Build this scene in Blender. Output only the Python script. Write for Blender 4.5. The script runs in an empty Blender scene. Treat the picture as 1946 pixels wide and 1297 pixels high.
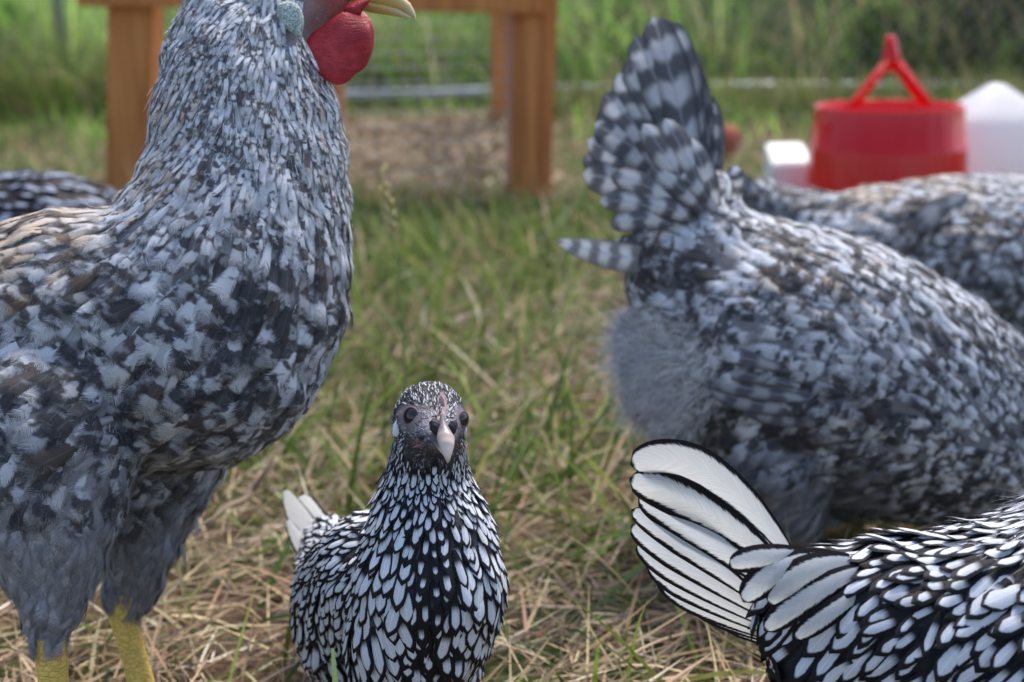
import bpy, bmesh, math, random
import numpy as np
from mathutils import Vector, Matrix
from mathutils.bvhtree import BVHTree
rng = np.random.default_rng(7)
R = math.radians
scene = bpy.context.scene
C = scene.collection

# ------------------------------------------------------------------ camera
FPX, CX, CY = 2673.0, 973.0, 648.5
CAM_Z, PITCH, ROLL = 0.36, R(14.0), R(-1.0)
cam_d = bpy.data.cameras.new("camera"); cam = bpy.data.objects.new("camera", cam_d); C.objects.link(cam)
cam_d.sensor_width = 36.0; cam_d.lens = FPX*36.0/1946.0
cam_d.clip_start = 0.02; cam_d.clip_end = 1000
rotm = Matrix.Rotation(R(90)-PITCH, 4, 'X') @ Matrix.Rotation(ROLL, 4, 'Z')
cam.matrix_world = Matrix.Translation((0, 0, CAM_Z)) @ rotm
cam_d.dof.use_dof = True; cam_d.dof.focus_distance = 0.585; cam_d.dof.aperture_fstop = 8.0
cam_d.dof.aperture_blades = 7
scene.camera = cam

# ------------------------------------------------------------------ light
SUN_EL, SUN_AZ = R(62), R(25)          # azimuth measured from +Y towards +X
w = bpy.data.worlds.new("World"); scene.world = w; w.use_nodes = True
wn = w.node_tree
sky = wn.nodes.new('ShaderNodeTexSky'); sky.sky_type = 'NISHITA'; sky.sun_disc = False
sky.sun_elevation = SUN_EL; sky.sun_rotation = SUN_AZ; sky.air_density = 1.0; sky.dust_density = 2.5
bg = wn.nodes['Background']; bg.inputs['Strength'].default_value = 0.13
wn.links.new(sky.outputs['Color'], bg.inputs['Color'])
sl = bpy.data.lights.new("sun", 'SUN'); sl.energy = 1.9; sl.angle = R(22); sl.color = (1.0, 0.95, 0.88)
so = bpy.data.objects.new("sun", sl); C.objects.link(so)
sd = Vector((math.sin(SUN_AZ)*math.cos(SUN_EL), math.cos(SUN_AZ)*math.cos(SUN_EL), math.sin(SUN_EL)))
so.rotation_euler = sd.to_track_quat('Z', 'Y').to_euler(); so.location = (0, 0, 5)
scene.view_settings.view_transform = 'Standard'; scene.view_settings.look = 'None'
scene.view_settings.exposure = 1.05; scene.view_settings.gamma = 1.0
scene.render.engine = 'CYCLES'
scene.cycles.max_bounces = 5; scene.cycles.diffuse_bounces = 3; scene.cycles.glossy_bounces = 2
scene.cycles.transmission_bounces = 3; scene.cycles.transparent_max_bounces = 16
scene.cycles.use_denoising = True
scene.cycles.sample_clamp_indirect = 4

# ------------------------------------------------------------------ helpers
RIGHT = np.array(rotm.to_3x3().col[0]); UP = np.array(rotm.to_3x3().col[1]); FWD = -np.array(rotm.to_3x3().col[2])
CAMP = np.array((0, 0, CAM_Z))
def P(px, py, d):
    return CAMP + d*(FWD + RIGHT*((px-CX)/FPX) + UP*((CY-py)/FPX))
def pix(p):
    q = np.asarray(p) - CAMP
    z = q @ FWD
    return CX + FPX*(q @ RIGHT)/z, CY - FPX*(q @ UP)/z
def G(px, py, z=0.0):
    r = FWD + RIGHT*((px-CX)/FPX) + UP*((CY-py)/FPX)
    return CAMP + r*((z-CAM_Z)/r[2])
def img_dir(ang, away=0.0):
    a = R(ang); v = RIGHT*math.cos(a) + UP*math.sin(a) + FWD*away
    return v/np.linalg.norm(v)

def tag(o, label=None, cat=None, group=None, kind=None):
    if label: o['label'] = label
    if cat: o['category'] = cat
    if group: o['group'] = group
    if kind: o['kind'] = kind
    return o
def empty(name, loc):
    o = bpy.data.objects.new(name, None); C.objects.link(o); o.location = tuple(loc); o.empty_display_size = .03
    return o
def link(name, me, mat, parent=None):
    o = bpy.data.objects.new(name, me); C.objects.link(o)
    for m in (mat if isinstance(mat, (list, tuple)) else [mat]): me.materials.append(m)
    if parent is not None:
        o.parent = parent; o.matrix_parent_inverse = Matrix.Translation(-parent.location) if parent.parent is None else Matrix.Identity(4)
    return o
def mesh_np(name, V, F, smooth=True, uv=None, attrs=None):
    """V (n,3), F (m,4) quads; uv per vertex (n,2); attrs name -> (n,4)"""
    me = bpy.data.meshes.new(name)
    V = np.asarray(V, np.float32); F = np.asarray(F, np.int32)
    k = F.shape[1]
    me.vertices.add(len(V)); me.vertices.foreach_set('co', V.ravel())
    me.loops.add(F.size); me.loops.foreach_set('vertex_index', F.ravel())
    me.polygons.add(len(F)); me.polygons.foreach_set('loop_start', np.arange(0, F.size, k, dtype=np.int32))
    me.polygons.foreach_set('loop_total', np.full(len(F), k, np.int32))
    me.update(calc_edges=True)
    if smooth: me.polygons.foreach_set('use_smooth', np.ones(len(F), bool))
    if uv is not None:
        l = me.uv_layers.new(name='UVMap'); l.data.foreach_set('uv', np.asarray(uv, np.float32)[F.ravel()].ravel())
    for n, a in (attrs or {}).items():
        at = me.attributes.new(n, 'FLOAT_COLOR', 'POINT'); at.data.foreach_set('color', np.asarray(a, np.float32).ravel())
    return me
def bm_mesh(name, bm, smooth=True):
    bmesh.ops.recalc_face_normals(bm, faces=bm.faces)
    me = bpy.data.meshes.new(name); bm.to_mesh(me); bm.free()
    if smooth: me.polygons.foreach_set('use_smooth', np.ones(len(me.polygons), bool))
    return me
def norm(a): return a/np.maximum(np.linalg.norm(a, axis=-1, keepdims=True), 1e-9)

# ---- node helper
class NT:
    def __init__(s, name, rough=.6, spec=.3):
        s.m = bpy.data.materials.new(name); s.m.use_nodes = True; s.t = s.m.node_tree; s.n = s.t.nodes
        s.b = s.n['Principled BSDF']; s.b.inputs['Roughness'].default_value = rough
        s.b.inputs['Specular IOR Level'].default_value = spec
    def set(s, sock, v):
        if hasattr(v, 'is_linked') or isinstance(v, bpy.types.NodeSocket): s.t.links.new(v, sock)
        else: sock.default_value = v
    def math(s, op, a, b=0.0, c=0.0, clamp=False):
        n = s.n.new('ShaderNodeMath'); n.operation = op; n.use_clamp = clamp
        s.set(n.inputs[0], a); s.set(n.inputs[1], b); s.set(n.inputs[2], c); return n.outputs[0]
    def attr(s, name):
        n = s.n.new('ShaderNodeAttribute'); n.attribute_name = name; return n
    def sep(s, c):
        n = s.n.new('ShaderNodeSeparateColor'); s.set(n.inputs[0], c); return n.outputs
    def sepxyz(s, c):
        n = s.n.new('ShaderNodeSeparateXYZ'); s.set(n.inputs[0], c); return n.outputs
    def xyz(s, x, y, z=0.0):
        n = s.n.new('ShaderNodeCombineXYZ'); s.set(n.inputs[0], x); s.set(n.inputs[1], y); s.set(n.inputs[2], z); return n.outputs[0]
    def noise(s, vec=None, scale=5.0, detail=2.0, rough=.5, dist=0.0, out=0):
        n = s.n.new('ShaderNodeTexNoise'); n.inputs['Scale'].default_value = scale; n.inputs['Detail'].default_value = detail
        n.inputs['Roughness'].default_value = rough; n.inputs['Distortion'].default_value = dist
        if vec is not None: s.set(n.inputs['Vector'], vec)
        return n.outputs[out]
    def smooth(s, v, a, b, lo=0.0, hi=1.0):
        n = s.n.new('ShaderNodeMapRange'); n.interpolation_type = 'SMOOTHSTEP'
        s.set(n.inputs[0], v); s.set(n.inputs[1], a); s.set(n.inputs[2], b); s.set(n.inputs[3], lo); s.set(n.inputs[4], hi)
        return n.outputs[0]
    def mix(s, f, a, b, blend='MIX'):
        n = s.n.new('ShaderNodeMix'); n.data_type = 'RGBA'; n.blend_type = blend; n.clamp_result = False
        s.set(n.inputs[0], f)
        for k, v in ((6, a), (7, b)):
            if isinstance(v, (tuple, list)): n.inputs[k].default_value = (*v[:3], 1)
            else: s.set(n.inputs[k], v)
        return n.outputs[2]
    def ramp(s, f, stops):
        n = s.n.new('ShaderNodeValToRGB'); e = n.color_ramp.elements
        while len(e) < len(stops): e.new(.5)
        for k, (p, c) in enumerate(stops): e[k].position = p; e[k].color = (*c, 1)
        s.set(n.inputs[0], f); return n.outputs[0]
    def bump(s, h, strength=.3, dist=.001):
        n = s.n.new('ShaderNodeBump'); n.inputs['Strength'].default_value = strength; n.inputs['Distance'].default_value = dist
        s.set(n.inputs['Height'], h); s.t.links.new(n.outputs[0], s.b.inputs['Normal'])
    def color(s, c):
        if isinstance(c, (tuple, list)): s.b.inputs['Base Color'].default_value = (*c[:3], 1)
        else: s.t.links.new(c, s.b.inputs['Base Color'])
    def obj(s):
        return s.n.new('ShaderNodeTexCoord').outputs['Object']
    def uv(s):
        return s.n.new('ShaderNodeTexCoord').outputs['UV']

# ---- feather materials: uv.x = root to tip, uv.y = -1..1 across; fa = (random, dark, brown, bars)
def feather_mat(name, kind, fray=.25, trans=0.0, streak=.28, ps=100, wvk=.40, zs=1.9, sf=.42, rot=62, pale=(.60, .62, .67), darkc=(.026, .027, .034), brownc=(.10, .065, .04)):
    n = NT(name, .62, .25)
    s, t, _ = n.sepxyz(n.uv())
    fa = n.attr('fa'); r, dk, br = n.sep(fa.outputs['Color'])[:3]; bars = fa.outputs['Alpha']
    at = n.math('ABSOLUTE', t)
    barb = n.math('SUBTRACT', n.math('MULTIPLY', s, 1.0), n.math('MULTIPLY', at, .22))
    side = n.math('MULTIPLY', n.math('SIGN', t), 7.0)
    seed = n.math('MULTIPLY', r, 93.0)
    fine = n.noise(n.xyz(n.math('MULTIPLY', barb, 95.0 if kind == 'barred' else 60.0), n.math('ADD', seed, side), n.math('MULTIPLY', at, 1.2)), 1.0, 3.0, .7)
    soft = n.noise(n.xyz(n.math('MULTIPLY', s, 2.5), n.math('MULTIPLY', t, 1.5), seed), 1.0, 2.0, .5)
    shaft = n.smooth(at, .02, .07, 1.0, 0.0)
    if kind == 'barred':
        sc_ = n.math('ADD', n.math('SUBTRACT', s, .90), n.math('MULTIPLY', n.math('POWER', at, 2.0), .16))
        ph = n.math('ADD', n.math('MULTIPLY', sc_, bars), n.math('ADD', .25, n.math('MULTIPLY', n.math('SUBTRACT', r, .5), .75)))
        ph = n.math('ADD', ph, n.math('ADD', n.math('MULTIPLY', n.math('SUBTRACT', soft, .5), .9), n.math('MULTIPLY', n.math('SUBTRACT', fine, .5), .12)))
        wv = n.math('SINE', n.math('MULTIPLY', ph, 6.2832))
        ox, oy, oz = n.sepxyz(n.obj()); j = n.math('MULTIPLY', r, .0035)
        cr_, sr_ = math.cos(R(rot)), math.sin(R(rot))
        fu = n.math('ADD', n.math('MULTIPLY', ox, cr_), n.math('MULTIPLY', oz, sr_)); fv = n.math('SUBTRACT', n.math('MULTIPLY', oz, cr_), n.math('MULTIPLY', ox, sr_))
        pc = n.xyz(n.math('ADD', fv, j), n.math('SUBTRACT', oy, j), n.math('MULTIPLY', n.math('ADD', fu, j), zs))
        n1 = n.noise(pc, ps, 1.5, .5, .5); n2 = n.noise(pc, 34, 1, .5)
        val = n.math('ADD', n.math('MULTIPLY', wv, wvk), n.math('ADD', n.math('MULTIPLY', n.math('SUBTRACT', n1, .5), 4.8), n.math('MULTIPLY', n.math('SUBTRACT', n2, .5), 1.6)))
        thr = n.math('SUBTRACT', .92, n.math('MULTIPLY', dk, 1.75))
        f = n.smooth(val, n.math('SUBTRACT', thr, sf), n.math('ADD', thr, sf))
        f = n.math('MULTIPLY', f, .92); dcol = n.mix(br, darkc, brownc)
        pcol = n.mix(n.smooth(dk, .25, 1.0), pale, tuple(x*.26 for x in pale))
        pcol = n.mix(n.math('MULTIPLY', n.smooth(br, .30, .85), .65), pcol, (.46, .30, .14))
        col = n.mix(f, pcol, dcol)
        col = n.mix(n.math('MULTIPLY', shaft, .10), col, (.4, .42, .46))
    elif kind == 'quillbar':
        ph = n.math('ADD', n.math('MULTIPLY', n.math('SUBTRACT', s, n.math('MULTIPLY', at, .03)), bars), n.math('MULTIPLY', r, 5.0))
        ph = n.math('ADD', ph, n.math('MULTIPLY', n.math('SUBTRACT', soft, .5), .5))
        wv = n.math('SINE', n.math('MULTIPLY', ph, 6.2832))
        f = n.math('MULTIPLY', n.smooth(wv, -.75, .75, .05, 1.0), n.smooth(at, .25, 1.0, 1.0, .2))
        f = n.math('MULTIPLY', f, n.math('SUBTRACT', 1.25, n.math('MULTIPLY', dk, .9)))
        col = n.mix(f, tuple(x*2.4 for x in darkc), pale)
        col = n.mix(n.math('MULTIPLY', n.smooth(at, .80, .96), .65), col, darkc)
        col = n.mix(n.math('MULTIPLY', n.smooth(at, .03, .08, 1.0, 0.0), .6), col, (.50, .50, .54))
    else:
        edge = n.math('ADD', at, n.math('MULTIPLY', n.math('SUBTRACT', fine, .5), .30 if kind == 'laced' else .50))
        tt = n.math('SUBTRACT', .86, n.math('MULTIPLY', dk, .52))
        f1 = n.smooth(edge, n.math('SUBTRACT', tt, .05), n.math('ADD', tt, .05))
        if kind == 'laced':
            se = n.math('ADD', n.math('ADD', s, n.math('MULTIPLY', n.math('POWER', at, 2.0), .34)), n.math('MULTIPLY', n.math('SUBTRACT', fine, .5), .10))
            te = n.math('SUBTRACT', .93, n.math('MULTIPLY', dk, .20))
            f2 = n.smooth(se, n.math('SUBTRACT', te, .03), n.math('ADD', te, .03))
            f3 = n.smooth(s, n.math('MULTIPLY', dk, .5), n.math('ADD', n.math('MULTIPLY', dk, .5), .22), 1.0, 0.0)
            f = n.math('MAXIMUM', n.math('MAXIMUM', f1, f2), f3)
        else:                                           # tail quill: black along its edges
            se = n.math('ADD', s, n.math('MULTIPLY', n.math('SUBTRACT', fine, .5), .04))
            f2 = n.smooth(se, .965, .985)
            f = n.math('MAXIMUM', f1, f2)
        col = n.mix(f, n.mix(soft, tuple(x*.82 for x in pale), pale), darkc)
        col = n.mix(n.math('MULTIPLY', n.math('MULTIPLY', shaft, n.math('SUBTRACT', 1.0, f)), .6), col, (.86, .87, .9))
        if br is not None:
            col = n.mix(n.math('MULTIPLY', n.math('MULTIPLY', br, soft), n.math('SUBTRACT', 1.0, f)), col, (.62, .55, .42))
    col = n.mix(1.0, col, n.mix(fine, (1-streak,)*3, (1+streak,)*3), 'MULTIPLY')
    n.color(col)
    n.bump(fine, .35, .0006)
    if fray > 0:
        d = n.math('MAXIMUM', at, n.math('MULTIPLY', s, .98))
        lim = n.math('SUBTRACT', 1.06, n.math('MULTIPLY', n.smooth(fine, .3, .7), fray))
        al = n.smooth(d, n.math('SUBTRACT', lim, .34 if kind == 'barred' else .04), n.math('ADD', lim, .02), 1.0, 0.0)
        n.t.links.new(al, n.b.inputs['Alpha'])
    if trans:
        tr = n.n.new('ShaderNodeBsdfTranslucent'); n.t.links.new(col, tr.inputs[0])
        mx = n.n.new('ShaderNodeMixShader'); mx.inputs[0].default_value = trans
        n.t.links.new(n.b.outputs[0], mx.inputs[1]); n.t.links.new(tr.outputs[0], mx.inputs[2])
        n.t.links.new(mx.outputs[0], n.n['Material Output'].inputs[0])
    return n.m

NU, NV = 7, 5
def width_profile(kind, s):
    if kind == 'hackle': w = (s+.12)**.35*np.clip(1-s, 0, 1)**.62*1.45
    elif kind == 'lace': w = (np.clip(s, 0, 1)*1.1+.14)**.7*np.clip(1-s**2.6, 0, 1)**.62*1.1
    elif kind == 'round': w = (s*.9+.22)**.55*np.clip(1-s**5, 0, 1)**.5
    else: w = (s*1.5+.10).clip(0, 1)**.6*np.clip(1-s**9, 0, 1)**.5     # tail
    return np.clip(w, .03, 1.1)

def feathers_np(cent, side, nrm, W, kind, fa, camber=.25):
    """cent (n,NU,3) centre lines, side/nrm (n,NU,3), W (n,) half width, fa (n,4)"""
    n, nu = cent.shape[0], cent.shape[1]
    s = np.linspace(0, 1, nu); t = np.linspace(-1, 1, NV)
    w = width_profile(kind, s)
    off = (W[:, None]*w[None])[:, :, None, None]
    V = cent[:, :, None, :] + side[:, :, None, :]*off*t[None, None, :, None] \
        - nrm[:, :, None, :]*off*(camber*t**2)[None, None, :, None]
    uv = np.stack(np.broadcast_arrays(s[None, :, None], t[None, None, :]), -1)
    uv = np.broadcast_to(uv, (n, nu, NV, 2))
    a = np.broadcast_to(fa[:, None, None, :], (n, nu, NV, 4))
    idx = np.arange(nu*NV).reshape(nu, NV)
    q = np.stack([idx[:-1, :-1], idx[:-1, 1:], idx[1:, 1:], idx[1:, :-1]], -1).reshape(-1, 4)
    F = (q[None] + (np.arange(n)*nu*NV)[:, None, None]).reshape(-1, 4)
    return V.reshape(-1, 3), F, uv.reshape(-1, 2), a.reshape(-1, 4)

def strands_np(root, direc, nrm, L, W, curl, cols, seg=4):
    n = len(root); s = np.linspace(0, 1, seg)
    side = norm(np.cross(direc, nrm))
    cen = root[:, None]+direc[:, None]*(L[:, None]*s)[..., None]+nrm[:, None]*((L*curl)[:, None]*s**2)[..., None]
    wd = (W[:, None]*(1-s*.9))[..., None]
    V = np.stack([cen-side[:, None]*wd, cen+side[:, None]*wd], 2)
    idx = np.arange(seg*2).reshape(seg, 2)
    q = np.stack([idx[:-1, 0], idx[:-1, 1], idx[1:, 1], idx[1:, 0]], -1)
    F = (q[None]+(np.arange(n)*seg*2)[:, None, None]).reshape(-1, 4)
    uv = np.broadcast_to(np.stack(np.broadcast_arrays(s[:, None], np.array([0., 1.])[None]), -1)[None], (n, seg, 2, 2))
    a = np.broadcast_to(cols[:, None, None, :], (n, seg, 2, 4))
    return V.reshape(-1, 3), F, uv.reshape(-1, 2), a.reshape(-1, 4)

# ---- bird bodies
def cr(pts, k):
    pts = np.array(pts, float); out = []
    for i in range(len(pts)-1):
        for j in range(k): out.append(pts[i]+(pts[i+1]-pts[i])*(j/k))
    out.append(pts[-1]); return np.array(out)

class Bird:
    def __init__(s, name, D, label, cat, group, origin_px, voxel=.0022, clump=0.0):
        s.D = D; s.S = FPX/D
        g = P(origin_px[0], origin_px[1], D); s.root = empty(name, (g[0], g[1], 0.0))
        tag(s.root, label, cat, group); s.balls = []; s.vox = voxel; s.clump = clump
    def pt(s, px, py, dd=0.0): return P(px, py, s.D+dd)
    def chain(s, pts, ds=1.0, k=5):
        """pts: (px, py, r_px, depth offset m[, depth scale])"""
        p = cr([(*q, ds) if len(q) == 4 else q for q in pts], k)
        for x, y, r, dd, sc in p: s.balls.append((s.pt(x, y, dd), r*(s.D+dd)/FPX, sc))
    def world_chain(s, pts, k=6):
        p = cr(pts, k)
        for x, y, z, r in p: s.balls.append((np.array((x, y, z)), r, 1.0))
    def build(s, mat, colour_fn, smooth_it=8):
        bm = bmesh.new()
        B = np.stack([RIGHT, UP, FWD], 1)
        for c, r, sc in s.balls:
            M = Matrix([[*(B[i]*np.array([1, 1, sc])*r), c[i]] for i in range(3)]+[[0, 0, 0, 1]])
            bmesh.ops.create_icosphere(bm, subdivisions=2 if r < .012 else 3, radius=1.0, matrix=M)
        me = bpy.data.meshes.new('tmp'); bm.to_mesh(me); bm.free()
        o = bpy.data.objects.new('tmp', me); C.objects.link(o)
        m = o.modifiers.new('r', 'REMESH'); m.mode = 'VOXEL'; m.voxel_size = s.vox; m.use_smooth_shade = True
        m2 = o.modifiers.new('s', 'SMOOTH'); m2.factor = .6; m2.iterations = smooth_it
        dg = bpy.context.evaluated_depsgraph_get(); dg.update()
        me2 = bpy.data.meshes.new_from_object(o.evaluated_get(dg))
        bpy.data.objects.remove(o); me2.name = 'body'
        s.me = me2
        n = len(me2.vertices); V = np.empty(n*3, np.float32); me2.vertices.foreach_get('co', V); s.V = V.reshape(-1, 3).astype(float)
        N = np.empty(n*3, np.float32); me2.vertices.foreach_get('normal', N); s.N = N.reshape(-1, 3).astype(float)
        if s.clump:
            q = s.V; am = s.clump; ph = rng.uniform(0, 6, 9)
            h = np.sin(q[:, 0]*150+ph[0]+2*np.sin(q[:, 2]*90+ph[1]))*np.sin(q[:, 2]*170+ph[2]+2*np.sin(q[:, 0]*70+ph[3]))+.7*np.sin(q[:, 0]*290+ph[4]+q[:, 1]*200)*np.sin(q[:, 2]*260+ph[5])
            leg = leg_mask(s, q, .014)
            s.V = q+s.N*(h*am*~leg)[:, None]; me2.vertices.foreach_set('co', s.V.astype(np.float32).ravel()); me2.update()
            me2.vertices.foreach_get('normal', N); s.N = N.reshape(-1, 3).astype(float)
        col = colour_fn(s, s.V, s.N)
        at = me2.attributes.new('col', 'FLOAT_COLOR', 'POINT'); at.data.foreach_set('color', col.astype(np.float32).ravel())
        s.body = link('body', me2, mat, s.root)
        polys = [tuple(p.vertices) for p in me2.polygons]
        s.bvh = BVHTree.FromPolygons([tuple(v) for v in s.V], polys)
        # triangle list for sampling
        me2.calc_loop_triangles(); T = np.empty(len(me2.loop_triangles)*3, np.int32); me2.loop_triangles.foreach_get('vertices', T)
        s.T = T.reshape(-1, 3)
        a, b, c = s.V[s.T[:, 0]], s.V[s.T[:, 1]], s.V[s.T[:, 2]]
        s.area = .5*np.linalg.norm(np.cross(b-a, c-a), axis=1)
    def sample(s, n):
        i = rng.choice(len(s.T), n, p=s.area/s.area.sum())
        u = rng.random((n, 2)); u = np.where(u.sum(1, keepdims=True) > 1, 1-u, u)
        t = s.T[i]
        f = lambda A: A[t[:, 0]]*(1-u.sum(1, keepdims=True))+A[t[:, 1]]*u[:, :1]+A[t[:, 2]]*u[:, 1:]
        return f(s.V), norm(f(s.N))
    def opix(s, p):
        q = p-CAMP; z = q @ FWD
        return CX+FPX*(q @ RIGHT)/z, CY-FPX*(q @ UP)/z
    def surf(s, px, py, inset=0.0):
        d = norm(P(px, py, 1.0)-CAMP); h = s.bvh.ray_cast(Vector(CAMP), Vector(d))
        if h[0] is None: h = s.bvh.find_nearest(Vector(P(px, py, s.D)))
        return np.array(h[0])+d*inset, norm(np.array(h[1]))
    def sd(s, px, py, lift=.003):
        return float((s.surf(px, py)[0]-CAMP) @ FWD)-s.D-lift
    def on(s, pts, mat, width, name='wing_feather', kind='tail', lift=.003, fa=(None, .5, .05, 4), **kw):
        return s.quill(*[(x, y, s.sd(x, y, l)) for (x, y), l in zip(pts, (lift*.5, lift*1.6, lift*1.3))], width, mat, name, kind, fa, **kw)
    def field(s, guides, p):
        """guides rows: px,py,angle,L,W,dark,brown,bars,away -> interpolated"""
        g = np.array(guides, float)
        x, y = s.opix(p)
        d2 = (x[:, None]-g[:, 0])**2+(y[:, None]-g[:, 1])**2+120.
        wt = d2**-1.6; wt /= wt.sum(1, keepdims=True)
        a = np.radians(g[:, 2]); vx, vy = wt @ np.cos(a), wt @ np.sin(a)
        rest = wt @ g[:, 3:]
        vec = RIGHT*vx[:, None]+UP*vy[:, None]+FWD*rest[:, 5:6]
        return norm(vec), rest
    def plumage(s, guides, mat, kind, spacing=.36, keep=None, name='plumage', n_try=30000, lift=.10, jitter=14, camber=.25, dvar=.25, hvar=.05, over=1.0, wvar=.12, macro=.0, scale=1.0):
        p, nr = s.sample(n_try)
        T, rest = s.field(guides, p)
        if keep is not None:
            k = keep(s, p, nr) & (rest[:, 0] > 1); p, nr, T, rest = p[k], nr[k], T[k], rest[k]
        L = rest[:, 0]*scale/s.S; rad = L*spacing
        # poisson thinning
        cell = rad.max(); grid = {}; keepi = []
        ci = np.floor(p/cell).astype(int)
        for i in range(len(p)):
            cx, cy, cz = ci[i]; ok = True; pi = p[i]; ri = rad[i]
            for a in (-1, 0, 1):
                for b in (-1, 0, 1):
                    for c in (-1, 0, 1):
                        for q, rq in grid.get((cx+a, cy+b, cz+c), ()):
                            dx = pi[0]-q[0]; dy = pi[1]-q[1]; dz = pi[2]-q[2]; m = ri if ri < rq else rq
                            if dx*dx+dy*dy+dz*dz < m*m: ok = False; break
                        if not ok: break
                    if not ok: break
                if not ok: break
            if ok: grid.setdefault((cx, cy, cz), []).append((tuple(pi), ri)); keepi.append(i)
        k = np.array(keepi); p, nr, T, rest, L = p[k], nr[k], T[k], rest[k], L[k]
        n = len(p)
        L = L*rng.uniform(1-wvar, 1+wvar, n); W = rest[:, 1]*scale/s.S*.5*rng.uniform(1-wvar, 1+wvar, n)
        big = np.sin(p[:, 0]*95+1+1.5*np.sin(p[:, 2]*60))*np.sin(p[:, 2]*110+2*np.sin(p[:, 1]*80))+.6*np.sin(p[:, 0]*210+p[:, 2]*160)
        dark = np.clip(rest[:, 2]+rng.normal(0, dvar, n)*.5+big*macro, 0, 1); brown = np.clip(rest[:, 3]+rng.normal(0, .18, n), 0, 1)
        bars = rest[:, 4]*rng.uniform(.85, 1.15, n)
        lf = lift*rng.uniform(.5, 1.6, n)+hvar*(rng.random(n) < .12)*rng.random(n)*3
        base = rng.uniform(-.02, .05, n)
        # jitter direction
        ja = np.radians(rng.normal(0, jitter, n))
        T = norm(T-nr*(T*nr).sum(1, keepdims=True))
        Bn = np.cross(nr, T); T = T*np.cos(ja)[:, None]+Bn*np.sin(ja)[:, None]
        cent = np.zeros((n, NU, 3)); nm = np.zeros((n, NU, 3)); sd_ = np.zeros((n, NU, 3))
        bvh = s.bvh
        for i in range(n):
            q = Vector(p[i]); t = Vector(T[i]); nn = Vector(nr[i]); dl = L[i]/(NU-1)
            for j in range(NU):
                if j:
                    r_ = bvh.find_nearest(q+t*dl)
                    if r_[0] is not None:
                        free = q+t*dl
                        q = r_[0].lerp(free, .25) if (free-r_[0]).dot(nn) > 0 else r_[0]
                        nn = (nn*.6+r_[1]*.4).normalized() if r_[1].dot(nn) > -.2 else nn
                    t2 = t-nn*t.dot(nn); t = t2.normalized() if t2.length > 1e-5 else t
                sj = j/(NU-1)
                h = L[i]*(base[i]+lf[i]*sj**1.1)
                cent[i, j] = q+nn*h; nm[i, j] = nn; sd_[i, j] = nn.cross(t)
        fa = np.stack([rng.random(n), dark, brown, bars], 1)
        V, F, uv, a = feathers_np(cent, norm(sd_), nm, W*over, kind, fa, camber)
        me = mesh_np(name, V, F, True, uv, {'fa': a})
        return link(name, me, mat, s.root), n
    def fluff(s, guides, mat, n, keep, L, W, lift=.4, jitter=25, name='down', col=(.16, .16, .18), cvar=.35, curl=.2):
        p, nr = s.sample(n*4); k = keep(s, p, nr); p, nr = p[k][:n], nr[k][:n]
        T, rest = s.field(guides, p); n = len(p)
        T = norm(T-nr*(T*nr).sum(1, keepdims=True)); B = np.cross(nr, T)
        ja = np.radians(rng.normal(0, jitter, n)); la = lift*rng.uniform(.2, 1.5, n)
        d = norm((T*np.cos(ja)[:, None]+B*np.sin(ja)[:, None])*np.cos(la)[:, None]+nr*np.sin(la)[:, None])
        c = np.ones((n, 4)); c[:, :3] = np.array(col)*np.exp(rng.normal(0, cvar, n))[:, None]
        V, F, uv, a = strands_np(p, d, nr, L*rng.uniform(.5, 1.3, n), np.full(n, W), -curl*rng.uniform(-.5, 1.5, n), c)
        return link(name, mesh_np(name, V, F, True, uv, {'col': a}), mat, s.root)
    def quill(s, base, mid, tip, width, mat, name='tail_feather', kind='tail', fa=(.5, .5, .1, 4), face=None, tilt=0.0, camber=.18, nu=26, label=None):
        """one long feather as its own part; base/mid/tip = (px,py,depth offset)"""
        a, m, b = (s.pt(*q) for q in (base, mid, tip))
        ss = np.linspace(0, 1, nu)[:, None]
        c = (1-ss)**2*a+2*ss*(1-ss)*m+ss**2*b
        t = norm(np.gradient(c, axis=0))
        f = -FWD if face is None else norm(np.array(face))
        sd1 = norm(np.cross(f[None], t)); nn = norm(np.cross(t, sd1))
        if tilt:
            ct, st = math.cos(tilt), math.sin(tilt); sd1, nn = sd1*ct+nn*st, nn*ct-sd1*st
        fa = (rng.random() if fa[0] is None else fa[0], *fa[1:])
        global NV
        old = NV; NV = 9
        V, F, uv, at = feathers_np(c[None], sd1[None], nn[None], np.array([width/s.S*.5]), kind, np.array([fa], float), camber)
        NV = old
        o = link(name, mesh_np(name, V, F, True, uv, {'fa': at}), mat, s.root)
        if label: o['label'] = label
        return o

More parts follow.
